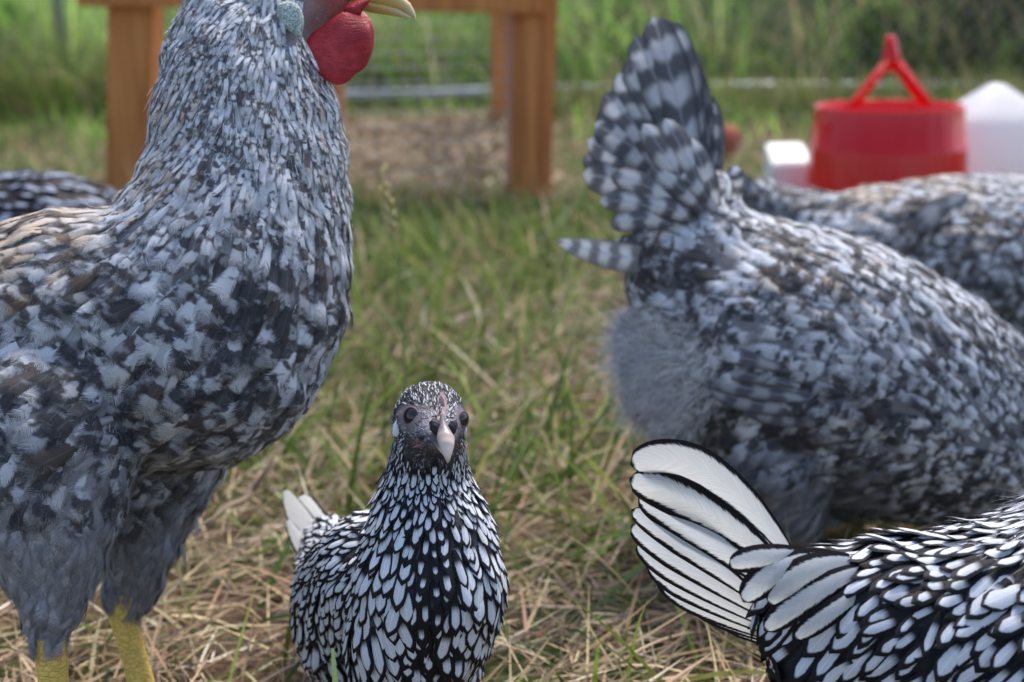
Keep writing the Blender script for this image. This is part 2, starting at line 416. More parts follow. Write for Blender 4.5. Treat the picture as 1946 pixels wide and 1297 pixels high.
# ------------------------------------------------------------------ materials
def skin_mat(name, rough=.6, bump=.5, scale=900):
    n = NT(name, rough, .3); c = n.attr('col').outputs['Color']; o = n.obj()
    nz = n.noise(o, scale, 3, .6); nz2 = n.noise(o, 140, 3, .6)
    c = n.mix(1.0, c, n.mix(nz, (.62, .62, .62), (1.35, 1.35, 1.35)), 'MULTIPLY')
    c = n.mix(1.0, c, n.mix(nz2, (.7, .7, .7), (1.3, 1.3, 1.3)), 'MULTIPLY')
    lg = n.math('SUBTRACT', 1.0, n.attr('col').outputs['Alpha']); ox, oy, oz = n.sepxyz(o)
    v = n.n.new('ShaderNodeTexVoronoi'); v.feature = 'DISTANCE_TO_EDGE'; v.inputs['Scale'].default_value = 1.0
    n.t.links.new(n.xyz(n.math('MULTIPLY', ox, 210.0), n.math('MULTIPLY', oy, 210.0), n.math('MULTIPLY', oz, 480.0)), v.inputs['Vector'])
    sc = n.smooth(v.outputs[0], .0, .14)
    c = n.mix(n.math('MULTIPLY', n.math('MULTIPLY', lg, .35), n.math('SUBTRACT', 1.0, sc)), c, (.46, .31, .09))
    n.color(c); n.bump(n.math('ADD', nz, n.math('MULTIPLY', n.math('MULTIPLY', sc, lg), 1.5)), bump, .001); return n.m
M_BODY = skin_mat('bird_skin')
def strand_mat(name, rough=.7):
    n = NT(name, rough, .2); n.color(n.attr('col').outputs['Color']); return n.m
M_DOWN = strand_mat('down')
M_BAR = feather_mat('barred_feather', 'barred', .42, streak=.45)
M_HACK = feather_mat('hackle_feather', 'barred', .35, pale=(.66, .68, .73), streak=.35, ps=190, wvk=.34, zs=1.7, sf=.48, rot=80)
M_BARH = feather_mat('barred_hen_feather', 'barred', .40, streak=.40, ps=95, zs=2.0, sf=.40, rot=150)
M_SOFT = feather_mat('soft_grey_feather', 'barred', .6, pale=(.50, .50, .53), darkc=(.25, .25, .275), brownc=(.17, .15, .13), streak=.35)
M_BARQ = feather_mat('barred_quill', 'quillbar', .10, .25, pale=(.68, .69, .72), darkc=(.045, .045, .052))
M_BARQ2 = feather_mat('pale_barred_quill', 'quillbar', .15, .2, pale=(.86, .86, .84), darkc=(.09, .09, .095))
M_LACE = feather_mat('laced_feather', 'laced', .0, pale=(.66, .69, .76), darkc=(.006, .006, .009))
M_LACEQ = feather_mat('laced_quill', 'quill', .05, .45, pale=(.92, .93, .93), darkc=(.010, .009, .012))
def simple(name, col, rough=.5, spec=.4, ns=60, var=.15, bump=0.0, bscale=None, dist=.001):
    n = NT(name, rough, spec); o = n.obj(); nz = n.noise(o, ns, 4, .6)
    n.color(n.mix(nz, tuple(c*(1-var) for c in col), tuple(min(1, c*(1+var)) for c in col)))
    if bump: n.bump(n.noise(o, bscale or ns*3, 4, .6), bump, dist)
    return n.m

# ------------------------------------------------------------------ ground
def ground():
    n = NT('soil', .95, .1); o = n.obj()
    a = n.noise(o, 9, 5, .6); b = n.noise(o, 60, 5, .7); c = n.noise(o, 2.2, 3, .5)
    soil = n.ramp(b, [(.25, (.055, .034, .022)), (.5, (.13, .080, .050)), (.75, (.24, .165, .11))])
    moss = n.ramp(b, [(.3, (.025, .035, .012)), (.6, (.075, .095, .03)), (.8, (.16, .15, .07))])
    n.color(n.mix(n.smooth(n.math('ADD', a, n.math('MULTIPLY', c, .4)), .60, .80), soil, moss)); n.bump(b, .8, .01)
    xs = np.concatenate([[-150, -60, -20], np.linspace(-6, 6, 121), [20, 60, 150]])
    ys = np.concatenate([[-60, -20, -5], np.linspace(-1, 11, 121), [20, 60, 200]])
    X, Y = np.meshgrid(xs, ys); Z = ground_z(X, Y)
    V = np.stack([X, Y, Z], -1).reshape(-1, 3); idx = np.arange(X.size).reshape(X.shape)
    F = np.stack([idx[:-1, :-1], idx[:-1, 1:], idx[1:, 1:], idx[1:, :-1]], -1).reshape(-1, 4)
    tag(link('ground', mesh_np('ground', V, F), n.m), 'bare brown soil under the grass and straw', 'ground', kind='structure')
def ground_z(X, Y):
    return .004*np.sin(X*7.1+1.3)*np.sin(Y*5.3) + .003*np.sin(X*17+Y*11)
ground()

def blade_mat(name, trans=.42):
    n = NT(name, .55, .25); c = n.attr('col').outputs['Color']; o = n.obj()
    c = n.mix(1.0, c, n.mix(n.noise(o, 70, 3, .6), (.7, .7, .7), (1.3, 1.3, 1.3)), 'MULTIPLY')
    n.color(c)
    tr = n.n.new('ShaderNodeBsdfTranslucent'); n.t.links.new(c, tr.inputs[0])
    mx = n.n.new('ShaderNodeMixShader'); mx.inputs[0].default_value = trans
    n.t.links.new(n.b.outputs[0], mx.inputs[1]); n.t.links.new(tr.outputs[0], mx.inputs[2])
    n.t.links.new(mx.outputs[0], n.n['Material Output'].inputs[0])
    return n.m
M_BLADE = blade_mat('grass_blade'); M_STRAW = blade_mat('straw', .12)

def blades(root, L, W, lean, curl, cols, seg=5, lay=None):
    """ribbons bending over in a random heading"""
    n = len(root); hd = rng.uniform(0, 2*np.pi, n) if lay is None else lay
    h = np.stack([np.cos(hd), np.sin(hd), np.zeros(n)], 1)
    s = np.linspace(0, 1, seg)
    th = lean[:, None]+curl[:, None]*s[None]                     # angle from vertical
    dx = np.sin(th); dz = np.cos(th)
    x = np.cumsum(dx, 1)-dx[:, :1]; z = np.cumsum(dz, 1)-dz[:, :1]
    k = (L/(seg-1))[:, None]
    cen = root[:, None]+h[:, None]*(x*k)[..., None]
    cen[:, :, 2] += z*k
    cen[:, :, 2] = np.maximum(cen[:, :, 2], .002)
    tw = rng.uniform(0, np.pi, n); tw2 = tw[:, None]+rng.uniform(-1, 1, n)[:, None]*s
    perp = np.stack([-h[:, 1], h[:, 0], np.zeros(n)], 1)
    up = np.stack([h[:, 0]*.0, h[:, 1]*.0, np.ones(n)], 1)
    sd = perp[:, None]*np.cos(tw2*.4)[..., None]+(up*.5-h*.5)[:, None]*np.sin(tw2*.4)[..., None]
    wd = (W[:, None]*np.clip(1-s**2.2, .05, 1))[..., None]
    V = np.stack([cen-sd*wd, cen+sd*wd], 2)
    idx = np.arange(seg*2).reshape(seg, 2)
    q = np.stack([idx[:-1, 0], idx[:-1, 1], idx[1:, 1], idx[1:, 0]], -1)
    F = (q[None]+(np.arange(n)*seg*2)[:, None, None]).reshape(-1, 4)
    sh = (.55+.6*s)[None, :, None, None]
    a = np.broadcast_to(cols[:, None, None, :], (n, seg, 2, 4)).copy()
    return V.reshape(-1, 3), F, a.reshape(-1, 4)
def vnoise(x, y, f, seed):
    r = np.random.default_rng(seed); t = r.random((64, 64))
    u, v = x*f, y*f; i, j = np.floor(u).astype(int), np.floor(v).astype(int); a, b = u-i, v-j
    a, b = a*a*(3-2*a), b*b*(3-2*b); g = lambda p, q: t[p % 64, q % 64]
    return (g(i, j)*(1-a)+g(i+1, j)*a)*(1-b)+(g(i, j+1)*(1-a)+g(i+1, j+1)*a)*b
def palette(n, cols, wts, var=.18):
    c = np.array(cols); i = rng.choice(len(c), n, p=np.array(wts)/sum(wts))
    out = np.ones((n, 4)); out[:, :3] = c[i]*np.exp(rng.normal(0, var, (n, 1)))*np.exp(rng.normal(0, .06, (n, 3)))
    return out
GREENS = [(.125, .185, .035), (.20, .28, .055), (.075, .12, .025), (.30, .31, .09), (.13, .20, .075)]
DRYS = [(.46, .36, .21), (.58, .48, .32), (.33, .23, .135), (.22, .145, .09), (.64, .57, .44)]
def scatter(n, y0, y1, spread=.42, pad=.25, power=1.0):
    y = y0+(y1-y0)*rng.random(n)**power
    x = rng.uniform(-1, 1, n)*(y*spread+pad)
    return x, y
COOP_X0, COOP_X1, COOP_Y0, COOP_Y1 = -.80, .10, 2.42, 3.95

def near_grass():
    # short green blades
    n = 46000; x, y = scatter(n, .25, 3.0, power=1.15)
    m = vnoise(x+9, y, 4.5, 3)*.6+vnoise(x, y+4, 13, 5)*.4
    want = np.clip((m-.42)*3.2, .10, 1)*np.where(y < .85, .42, np.where(y < 1.0, .7, 1.0))
    inside = (x > COOP_X0) & (x < COOP_X1) & (y > COOP_Y0)
    k = (rng.random(n) < want) & ~(inside & (rng.random(n) < .93)); x, y = x[k], y[k]; n = len(x)
    root = np.stack([x, y, ground_z(x, y)], 1)
    L = rng.uniform(.018, .060, n)*(1+.8*(rng.random(n) < .12))*np.where(y > 1.0, 1.25, .85)
    V, F, a = blades(root, L, rng.uniform(.0007, .0018, n), rng.uniform(0, .9, n), rng.uniform(.1, 1.5, n), palette(n, GREENS+[DRYS[0]], [3, 3, 3, 1.2, 2, 1.2]))
    tag(link('grass', mesh_np('grass', V, F, True, None, {'col': a}), M_BLADE), 'short patchy green grass growing through the straw around the birds', 'grass', kind='stuff')
    # dead straw lying about
    n = 60000; x, y = scatter(n, .25, 3.3, power=1.2); k = rng.random(n) < np.where(y > 1.0, .85, 1); x, y = x[k], y[k]; n = len(x)
    root = np.stack([x, y, ground_z(x, y)+rng.uniform(.001, .016, n)], 1)
    L = rng.uniform(.012, .065, n)*(1+1.0*(rng.random(n) < .06))
    lean = rng.uniform(1.05, 1.62, n); curl = rng.uniform(-.6, 1.3, n)*.7
    V, F, a = blades(root, L, rng.uniform(.0004, .0013, n), lean, curl, palette(n, DRYS+[(.13, .10, .07)], [3, 1.3, 3, 2.6, .35, 2.0]))
    tag(link('straw', mesh_np('straw', V, F, True, None, {'col': a}), M_STRAW), 'dry tan straw and dead grass matted over the soil', 'straw', kind='stuff')
    # a sparser layer of longer bent blades, green and dry, between the birds
    n = 11500; x, y = scatter(n, .82, 2.9, power=.9)
    k = (rng.random(n) < np.clip((vnoise(x+3, y+1, 5, 21)-.38)*3, .04, 1)) & ~((x > COOP_X0+.03) & (x < COOP_X1-.03) & (y > COOP_Y0+.03)); x, y = x[k], y[k]; n = len(x)
    root = np.stack([x, y, ground_z(x, y)], 1)
    V, F, a = blades(root, rng.uniform(.045, .15, n), rng.uniform(.0012, .0028, n), rng.uniform(.0, .9, n), rng.uniform(.2, 1.5, n), palette(n, GREENS+DRYS[:2], [3, 3, 3, 1, 2, 1.0, .6]), 7)
    tag(link('tussock_grass', mesh_np('tussock', V, F, True, None, {'col': a}), M_BLADE), 'clumps of longer green grass between the birds and around the coop legs', 'grass', kind='stuff')
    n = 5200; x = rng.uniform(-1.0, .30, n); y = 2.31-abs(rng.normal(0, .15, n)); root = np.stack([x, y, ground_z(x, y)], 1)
    V, F, a = blades(root, rng.uniform(.02, .060, n), rng.uniform(.0013, .0028, n), rng.uniform(.0, .9, n), rng.uniform(.2, 1.4, n), palette(n, GREENS[2:3]+[(.045, .075, .02), (.12, .10, .06)]+GREENS[:1], [3, 3, 1, 1.5]), 6)  # shade at the coop front is put into these darker blade colours
    tag(link('painted_shade_grass', mesh_np('edge_grass', V, F, True, None, {'col': a}), M_BLADE), 'grass fringe along the front of the coop legs, its shade painted in as dark green', 'grass', kind='stuff')
    n = 1500; x, y = scatter(n, .62, 2.6, power=.9)
    k = ~((x > COOP_X0-.03) & (x < COOP_X1+.03) & (y > COOP_Y0-.15)); x, y = x[k], y[k]; n = len(x)
    root = np.stack([x, y, ground_z(x, y)], 1)
    V, F, a = blades(root, rng.uniform(.06, .15, n), rng.uniform(.0010, .0024, n), rng.uniform(.3, 1.2, n), rng.uniform(.1, 1.1, n), palette(n, GREENS+DRYS[:3], [2, 3, 2, 1, 2, 2, 1.6, 1.0]), 8)
    tag(link('long_grass', mesh_np('long_grass', V, F, True, None, {'col': a}), M_BLADE), 'longer bent green and straw coloured grass blades behind the small hen', 'grass', kind='stuff')
near_grass()

def meadow():
    n = 80000
    y = 3.2+(10.5-3.2)*rng.random(n)**.8; x = rng.uniform(-1, 1, n)*(y*.43+.4)
    # the run inside the fence is grazed short; beyond the fence it is tall
    beyond = y > FENCE_Y(x)+.06
    inside = (x > COOP_X0) & (x < COOP_X1+.05) & (y < COOP_Y1)
    k = beyond | (~inside & (rng.random(n) < .5)); x, y, beyond = x[k], y[k], beyond[k]; n = len(x)
    root = np.stack([x, y, ground_z(x, y)], 1)
    front = (~beyond) & (y > 4.15) & (y > COOP_Y1)
    L = np.where(beyond, rng.uniform(.16, .52, n), np.where(front, rng.uniform(.02, .10, n)+.30*(x < -.85)*rng.random(n)+.10*(x > .15)*rng.random(n), rng.uniform(.03, .10, n)))
    W = np.where(beyond, rng.uniform(.0025, .0060, n), rng.uniform(.0015, .003, n))
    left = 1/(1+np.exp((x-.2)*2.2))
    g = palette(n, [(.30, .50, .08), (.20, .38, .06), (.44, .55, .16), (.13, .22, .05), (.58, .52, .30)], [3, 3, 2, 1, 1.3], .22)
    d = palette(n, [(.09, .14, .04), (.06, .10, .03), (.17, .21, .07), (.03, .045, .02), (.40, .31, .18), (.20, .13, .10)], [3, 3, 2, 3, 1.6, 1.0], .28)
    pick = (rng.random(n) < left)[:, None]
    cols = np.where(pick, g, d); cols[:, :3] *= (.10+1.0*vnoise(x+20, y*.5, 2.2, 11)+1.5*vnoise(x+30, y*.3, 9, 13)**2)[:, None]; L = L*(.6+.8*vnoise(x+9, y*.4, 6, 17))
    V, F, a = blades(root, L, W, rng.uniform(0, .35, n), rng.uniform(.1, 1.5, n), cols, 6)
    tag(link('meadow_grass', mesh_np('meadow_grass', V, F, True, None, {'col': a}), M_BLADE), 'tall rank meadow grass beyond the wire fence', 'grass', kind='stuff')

# ------------------------------------------------------------------ boxes
def box_bm(bm, a, b, ax, ay, rz=None):
    """beam from a to b with half sizes along given axes"""
    a, b = np.array(a, float), np.array(b, float); ax = np.array(ax, float); ay = np.array(ay, float)
    vs = [bm.verts.new(p) for p in (a-ax-ay, a+ax-ay, a+ax+ay, a-ax+ay, b-ax-ay, b+ax-ay, b+ax+ay, b-ax+ay)]
    for f in ((0, 1, 2, 3), (7, 6, 5, 4), (0, 4, 5, 1), (1, 5, 6, 2), (2, 6, 7, 3), (3, 7, 4, 0)):
        bm.faces.new([vs[i] for i in f])
def beam(name, a, b, ax, ay, mat, parent, bev=.003):
    bm = bmesh.new(); box_bm(bm, a, b, ax, ay)
    bmesh.ops.bevel(bm, geom=bm.edges[:], offset=bev, segments=2, affect='EDGES')
    return link(name, bm_mesh(name, bm, False), mat, parent)
def tube(bm, pts, r, seg=10, caps=True):
    pts = [np.array(p, float) for p in pts]; rs = r if hasattr(r, '__len__') else [r]*len(pts); rings = []
    for i, p in enumerate(pts):
        t = norm(pts[min(i+1, len(pts)-1)]-pts[max(i-1, 0)])
        u = np.cross(t, (0, 0, 1)) if abs(t[2]) < .95 else np.cross(t, (0, 1, 0)); u = norm(u); v = np.cross(t, u)
        rings.append([bm.verts.new(p+(u*math.cos(2*math.pi*k/seg)+v*math.sin(2*math.pi*k/seg))*rs[i]) for k in range(seg)])
    for a, b in zip(rings, rings[1:]):
        for k in range(seg): bm.faces.new((a[k], a[(k+1) % seg], b[(k+1) % seg], b[k]))
    if caps: bm.faces.new(rings[0][::-1]); bm.faces.new(rings[-1])

# ------------------------------------------------------------------ wire fence
def FENCE_Y(x): return 4.55-.06*x
def fence():
    galv = simple('galvanised_steel', (.50, .52, .58), .35, .6, 40, .15); galv.node_tree.nodes['Principled BSDF'].inputs['Metallic'].default_value = .5
    f = empty('chain_link_fence', (0, FENCE_Y(0), 0)); tag(f, 'galvanised wire fence with a shiny bottom rail behind the wooden coop', 'fence')
    bm = bmesh.new(); xs = np.linspace(-3.2, 3.2, 30)
    tube(bm, [(x, FENCE_Y(x), .050+.006*math.sin(x*3)) for x in xs], .0125, 10); link('bottom_rail', bm_mesh('rail', bm), galv, f)
    p0 = G(112, 160, .04)
    for x in (-1.43, 1.95):
        bm = bmesh.new(); tube(bm, [(x, FENCE_Y(x)-.02, -.02), (x, FENCE_Y(x)-.02, 1.5)], .019, 14); link('post', bm_mesh('post', bm), galv, f)
    bm = bmesh.new(); step = .055; H = 1.3
    for k in range(int((6.4+H)/step)):
        for sgn in (1, -1):
            x0 = -3.2-H+k*step if sgn > 0 else -3.2+k*step
            pts = [(x0+sgn*h, FENCE_Y(x0+sgn*h)+(.002 if sgn > 0 else -.002), .05+h) for h in (0, H/2, H)]
            if sgn < 0: pts = [(x0-h, FENCE_Y(x0-h)-.002, .05+h) for h in (0, H/2, H)]
            if max(p[0] for p in pts) < -3.3 or min(p[0] for p in pts) > 3.3: continue
            tube(bm, pts, .0006, 3, False)
    link('wire_mesh', bm_mesh('wire', bm), galv, f)
fence(); meadow()
def fence_fringe():
    n = 16000; x = rng.uniform(-2.4, 2.3, n); k = ~((x > -.78) & (x < -.04)) & (rng.random(n) < .25+.9*vnoise(x+5, x*0, 7, 31)**1.3); x = x[k]; n = len(x)
    y = FENCE_Y(x)-rng.uniform(.04, .45, n); root = np.stack([x, y, ground_z(x, y)], 1)
    L = rng.uniform(.04, .15, n)+.30*(x < -.8)*rng.random(n)
    V, F, a = blades(root, L, rng.uniform(.0016, .0038, n), rng.uniform(0, .5, n), rng.uniform(.1, 1.3, n), palette(n, [(.16, .24, .05), (.10, .16, .04), (.28, .32, .10), (.42, .34, .20), (.26, .19, .11)], [3, 3, 2, 1.6, 1.4], .25), 6)
    tag(link('fence_grass', mesh_np('fringe', V, F, True, None, {'col': a}), M_BLADE), 'uneven grass fringe growing up in front of the fence rail', 'grass', kind='stuff')
fence_fringe()

# ------------------------------------------------------------------ wooden coop
def wood_mat():
    n = NT('stained_cedar', .6, .25); o = n.obj(); x, y, z = n.sepxyz(o)
    gr = n.noise(n.xyz(n.math('MULTIPLY', x, 60.0), n.math('MULTIPLY', y, 60.0), n.math('MULTIPLY', z, 3.0)), 1.0, 4, .6, 1.0)
    big = n.noise(o, 3, 2)
    c = n.ramp(gr, [(.3, (.32, .105, .030)), (.5, (.56, .21, .062)), (.72, (.70, .30, .10))])
    n.color(n.mix(1.0, c, n.mix(big, (.85, .85, .85), (1.2, 1.2, 1.2)), 'MULTIPLY')); n.bump(gr, .3, .002); return n.m
M_WOOD = wood_mat()
def coop():
    Y0 = 2.42
    def at_y(px, py, Y):
        r = FWD+RIGHT*((px-CX)/FPX)+UP*((CY-py)/FPX); return CAMP+r*(Y/r[1])
    root = empty('chicken_coop', (-.35, 3.1, 0)); tag(root, 'orange stained wooden coop frame on four square legs with wire mesh sides', 'coop')
    X = np.array((1., 0, 0)); Yv = np.array((0, 1., 0)); Z = np.array((0, 0, 1.))
    t = at_y(258, 5, Y0); b = at_y(254, 360, Y0); b = b+(b-t)*((b[2]+.02)/(t[2]-b[2]))
    beam('leg', b, t+(t-b)*.3, X*.037, Yv*.04, M_WOOD, root)
    t2 = at_y(1006, 5, Y0); b2 = at_y(997, 385, Y0); b2 = b2+(b2-t2)*((b2[2]+.02)/(t2[2]-b2[2]))
    beam('leg', b2, t2+(t2-b2)*.3, X*.0275, Yv*.04, M_WOOD, root)
    t3 = at_y(1046, 5, Y0+.01); b3 = at_y(1032, 385, Y0+.01); b3 = b3+(b3-t3)*((b3[2]+.02)/(t3[2]-b3[2]))
    beam('corner_batten', b3, t3+(t3-b3)*.3, X*.0115, Yv*.045, M_WOOD, root)
    a = at_y(954, 10, 3.85); beam('leg', (a[0], 3.85, -.02), (a[0]+.01, 3.85, .62), X*.034, Yv*.034, M_WOOD, root)
    a = at_y(628, 200, 3.85); beam('leg', (a[0], 3.85, -.02), (a[0], 3.85, .62), X*.036, Yv*.034, M_WOOD, root)
    l = at_y(152, 12, Y0-.045); r = at_y(1033, 27, Y0-.045)
    hh = .045
    beam('top_beam', l+Z*hh, r+Z*hh, Yv*.02, Z*hh, M_WOOD, root)
    zt = .5*(l[2]+r[2])+2*hh
    beam('side_beam', (r[0]-.05, Y0, zt+.02), (a[0]+.42, 3.9, zt+.02), X*.02, Z*.045, M_WOOD, root)
    beam('side_beam', (l[0]+.08, Y0, zt+.02), (a[0], 3.9, zt+.02), X*.02, Z*.045, M_WOOD, root)
    galv = simple('mesh_wire', (.33, .34, .36), .4, .5, 40, .2)
    bm = bmesh.new(); x0, x1 = t[0]+.04, t2[0]-.03
    for x in np.arange(x0, x1, .025): tube(bm, [(x, Y0+.02, .0), (x, Y0+.02, .47)], .0009, 3, False)
    for z in np.arange(.01, .47, .025): tube(bm, [(x0, Y0+.021, z), (x1, Y0+.021, z)], .0009, 3, False)
    link('wire_mesh', bm_mesh('wire', bm), galv, root)
    g2 = simple('zinc_strip', (.42, .43, .47), .4, .5, 40, .15)
    beam('metal_strip', at_y(968, 400, Y0+.05), at_y(972, 0, Y0+.05), X*.0045, Yv*.004, g2, root, .001)
    # litter of dry chips under the coop
    n = 9000; x = rng.uniform(COOP_X0, COOP_X1, n); y = rng.uniform(COOP_Y0-.05, COOP_Y1, n)
    rt = np.stack([x, y, rng.uniform(.002, .03, n)], 1)
    V, F, aa = blades(rt, rng.uniform(.012, .05, n), rng.uniform(.0015, .005, n), rng.uniform(1.1, 1.6, n), rng.uniform(-.4, .4, n), palette(n, [(.27, .18, .095), (.42, .31, .18), (.16, .10, .055), (.55, .45, .32)], [3, 2, 3, .8], .25))
    tag(link('wood_shavings', mesh_np('chips', V, F, True, None, {'col': aa}), M_STRAW), 'brown wood shavings and litter spread under the coop', 'litter', kind='stuff')
coop()

# ------------------------------------------------------------------ feeder, jug, box
def lathe(bm, c, prof, seg=56, ecc=None, nosmooth=False):
    rings = []
    for r, z in prof:
        rings.append([bm.verts.new((c[0]+r*math.cos(2*math.pi*k/seg), c[1]+r*math.sin(2*math.pi*k/seg), c[2]+z)) for k in range(seg)])
    for a, b in zip(rings, rings[1:]):
        for k in range(seg): bm.faces.new((a[k], a[(k+1) % seg], b[(k+1) % seg], b[k]))
    return rings
def translucent(m, f, col):
    t = m.node_tree; tr = t.nodes.new('ShaderNodeBsdfTranslucent'); tr.inputs[0].default_value = (*col, 1)
    mx = t.nodes.new('ShaderNodeMixShader'); mx.inputs[0].default_value = f
    t.links.new(t.nodes['Principled BSDF'].outputs[0], mx.inputs[1]); t.links.new(tr.outputs[0], mx.inputs[2])
    t.links.new(mx.outputs[0], t.nodes['Material Output'].inputs[0]); return m
def feeder():
    D = 1.9; c = P(1690, 200, D); s = D/FPX; g = (c[0], c[1], 0)
    root = empty('poultry_feeder', g); tag(root, 'red plastic hanging poultry feeder with an A shaped handle', 'feeder')
    n = NT('red_plastic', .14, .42); o = n.obj(); ox, oy, oz = n.sepxyz(o)
    n.color(n.mix(n.noise(o, 14, 4, .6), (.60, .003, .006), (.74, .006, .010)))
    n.bump(n.noise(n.xyz(n.math('MULTIPLY', ox, 90.0), n.math('MULTIPLY', oy, 90.0), n.math('MULTIPLY', oz, 2.0)), 1.0, 2), .8, .005); m = n.m
    zt = c[2]; r0 = 138*s; rb = 152*s
    bm = bmesh.new()
    prof = [(r0-.004, zt-.030), (r0-.003, zt-.004), (r0-.0015, zt), (r0, zt), (r0+.0006, zt-.003), (r0+.0045, zt-.052), (r0+.0062, zt-.0535), (r0+.0068, zt-.057), (rb, zt-.12), (rb+.008, zt-.17), (rb+.010, zt-.20), (rb, zt-.21)]
    lathe(bm, (g[0], g[1], 0), prof); link('hopper', bm_mesh('hopper', bm), m, root)
    bm = bmesh.new(); lathe(bm, (g[0], g[1], 0), [(.0, .035), (r0*.9, .035), (rb*1.25, .02), (rb*1.32, .055), (rb*1.34, .055), (rb*1.30, .004), (0, .004)])
    lathe(bm, (g[0], g[1], 0), [(rb*.8, .035), (rb*.85, zt-.2)])
    link('tray', bm_mesh('tray', bm), m, root)
    bm = bmesh.new()
    lathe(bm, (g[0], g[1], 0), [(0, zt-.028), (r0-.004, zt-.030)]); link('inner_floor', bm_mesh('inner', bm), m, root)
    def q(px, py, dd=0): return P(px, py, D)+FWD*dd
    bm = bmesh.new()
    box_bm(bm, q(1616, 204), q(1688, 118), norm(q(1700, 120)-q(1680, 106))*.0062, FWD*.011)
    box_bm(bm, q(1762, 200), q(1700, 118), norm(q(1700, 116)-q(1680, 130))*.0062, FWD*.011)
    bmesh.ops.bevel(bm, geom=bm.edges[:], offset=.003, segments=2, affect='EDGES'); link('handle', bm_mesh('handle', bm), m, root)
    bm = bmesh.new(); tube(bm, [q(1694, 134), q(1694, 108), q(1693, 92), q(1692, 80), q(1692, 71), q(1692, 68)], [.0125, .0118, .0088, .0082, .0066, .003], 14)
    link('hanging_loop', bm_mesh('loop', bm), m, root)
feeder()
def bucket_lid_jug():
    D = 2.05; s = D/FPX; c = P(1888, 250, D)
    m = translucent(simple('white_plastic', (.86, .86, .88), .4, .45, 20, .04), .5, (.86, .86, .90))
    root = empty('water_jug', (c[0], c[1], 0)); tag(root, 'large white plastic drinker with a peaked top behind the red feeder', 'drinker')
    bm = bmesh.new(); z = lambda py: P(1890, py, D)[2]
    rings = []; N = 48
    for (rr, py, sq) in ((3, 157, 1), (14, 159, .8), (26, 166, .6), (52, 184, .5), (80, 204, .45), (100, 219, .42), (110, 230, .4), (115, 300, .4), (119, 420, .4), (121, 560, .4), (115, 575, .4)):
        ring = []
        for k in range(N):
            a = 2*math.pi*k/N; e = .55+.45*sq
            x = math.copysign(abs(math.cos(a))**e, math.cos(a)); y = math.copysign(abs(math.sin(a))**e, math.sin(a))
            ring.append(bm.verts.new((c[0]-.012*0+x*rr*s*1.0, c[1]+y*rr*s*.8, max(z(py), .004))))
        rings.append(ring)
    for a, b in zip(rings, rings[1:]):
        for k in range(N): bm.faces.new((a[k], a[(k+1) % N], b[(k+1) % N], b[k]))
    bm.faces.new(rings[0]); bm.faces.new(rings[-1][::-1])
    link('tank', bm_mesh('jug', bm), m, root)
    bm = bmesh.new(); lathe(bm, (c[0], c[1], 0), [(.085, .03), (.105, .045), (.108, .045), (.105, .004), (0, .004)]); link('water_tray', bm_mesh('tray', bm), simple('red_tray_plastic', (.5, .01, .012), .3, .5), root)
bucket_lid_jug()
def white_box():
    D = 2.0; m = simple('white_painted_box', (.80, .80, .78), .45, .4, 30, .05)
    g = P(1510, 330, D)
    bm = bmesh.new(); s = D/FPX
    tz = P(1502, 296, D)[2]
    hw = 38*s
    X = np.array((1, -.04, 0)); Y = np.array((.04, 1, 0))
    top = np.array((g[0], g[1]+.05, tz)); 
    vs = []
    for (z, k, sh) in ((.004, 1.12, 0), (tz-.008, 1.0, 0), (tz, .94, 0.0)):
        for sx, sy in ((-1, -1), (1, -1), (1, 1), (-1, 1)):
            p = np.array((top[0], top[1], z))+X*sx*hw*k+Y*sy*.045*k; p[2] += (0 if z < .01 else (sy*.010)); vs.append(bm.verts.new(p))
    for l in (0, 4):
        for k in range(4): bm.faces.new((vs[l+k], vs[l+(k+1) % 4], vs[l+4+(k+1) % 4], vs[l+4+k]))
    bm.faces.new(vs[8:12]); bm.faces.new(vs[0:4][::-1])
    bmesh.ops.bevel(bm, geom=bm.edges[:], offset=.003, segments=2, affect='EDGES')
    root = link('nest_box', bm_mesh('box', bm, False), m); tag(root, 'small white tapered plastic box left of the red feeder', 'box')
white_box()
def stone():
    p = G(1385, 330, .0); D = 3.0
    c = P(1385, 270, D); bm = bmesh.new(); bmesh.ops.create_icosphere(bm, subdivisions=3, radius=1, matrix=Matrix.Translation(c) @ Matrix.Diagonal((.024, .024, .036, 1)))
    for v in bm.verts:
        v.co += Vector(rng.normal(0, .0015, 3))
        if v.co.z < .0: v.co.z = 0
    z0 = min(v.co.z for v in bm.verts)
    for v in bm.verts: 
        if v.co.z < c[2]-.02: v.co.z = v.co.z-(c[2]-.02-v.co.z)*((z0+.01)/.03)
    tag(link('broken_brick', bm_mesh('brick', bm), simple('red_brick', (.42, .12, .09), .9, .2, 50, .3, .5)), 'rough reddish lump of brick in the grass between the grey tail and the red feeder', 'brick')
stone()

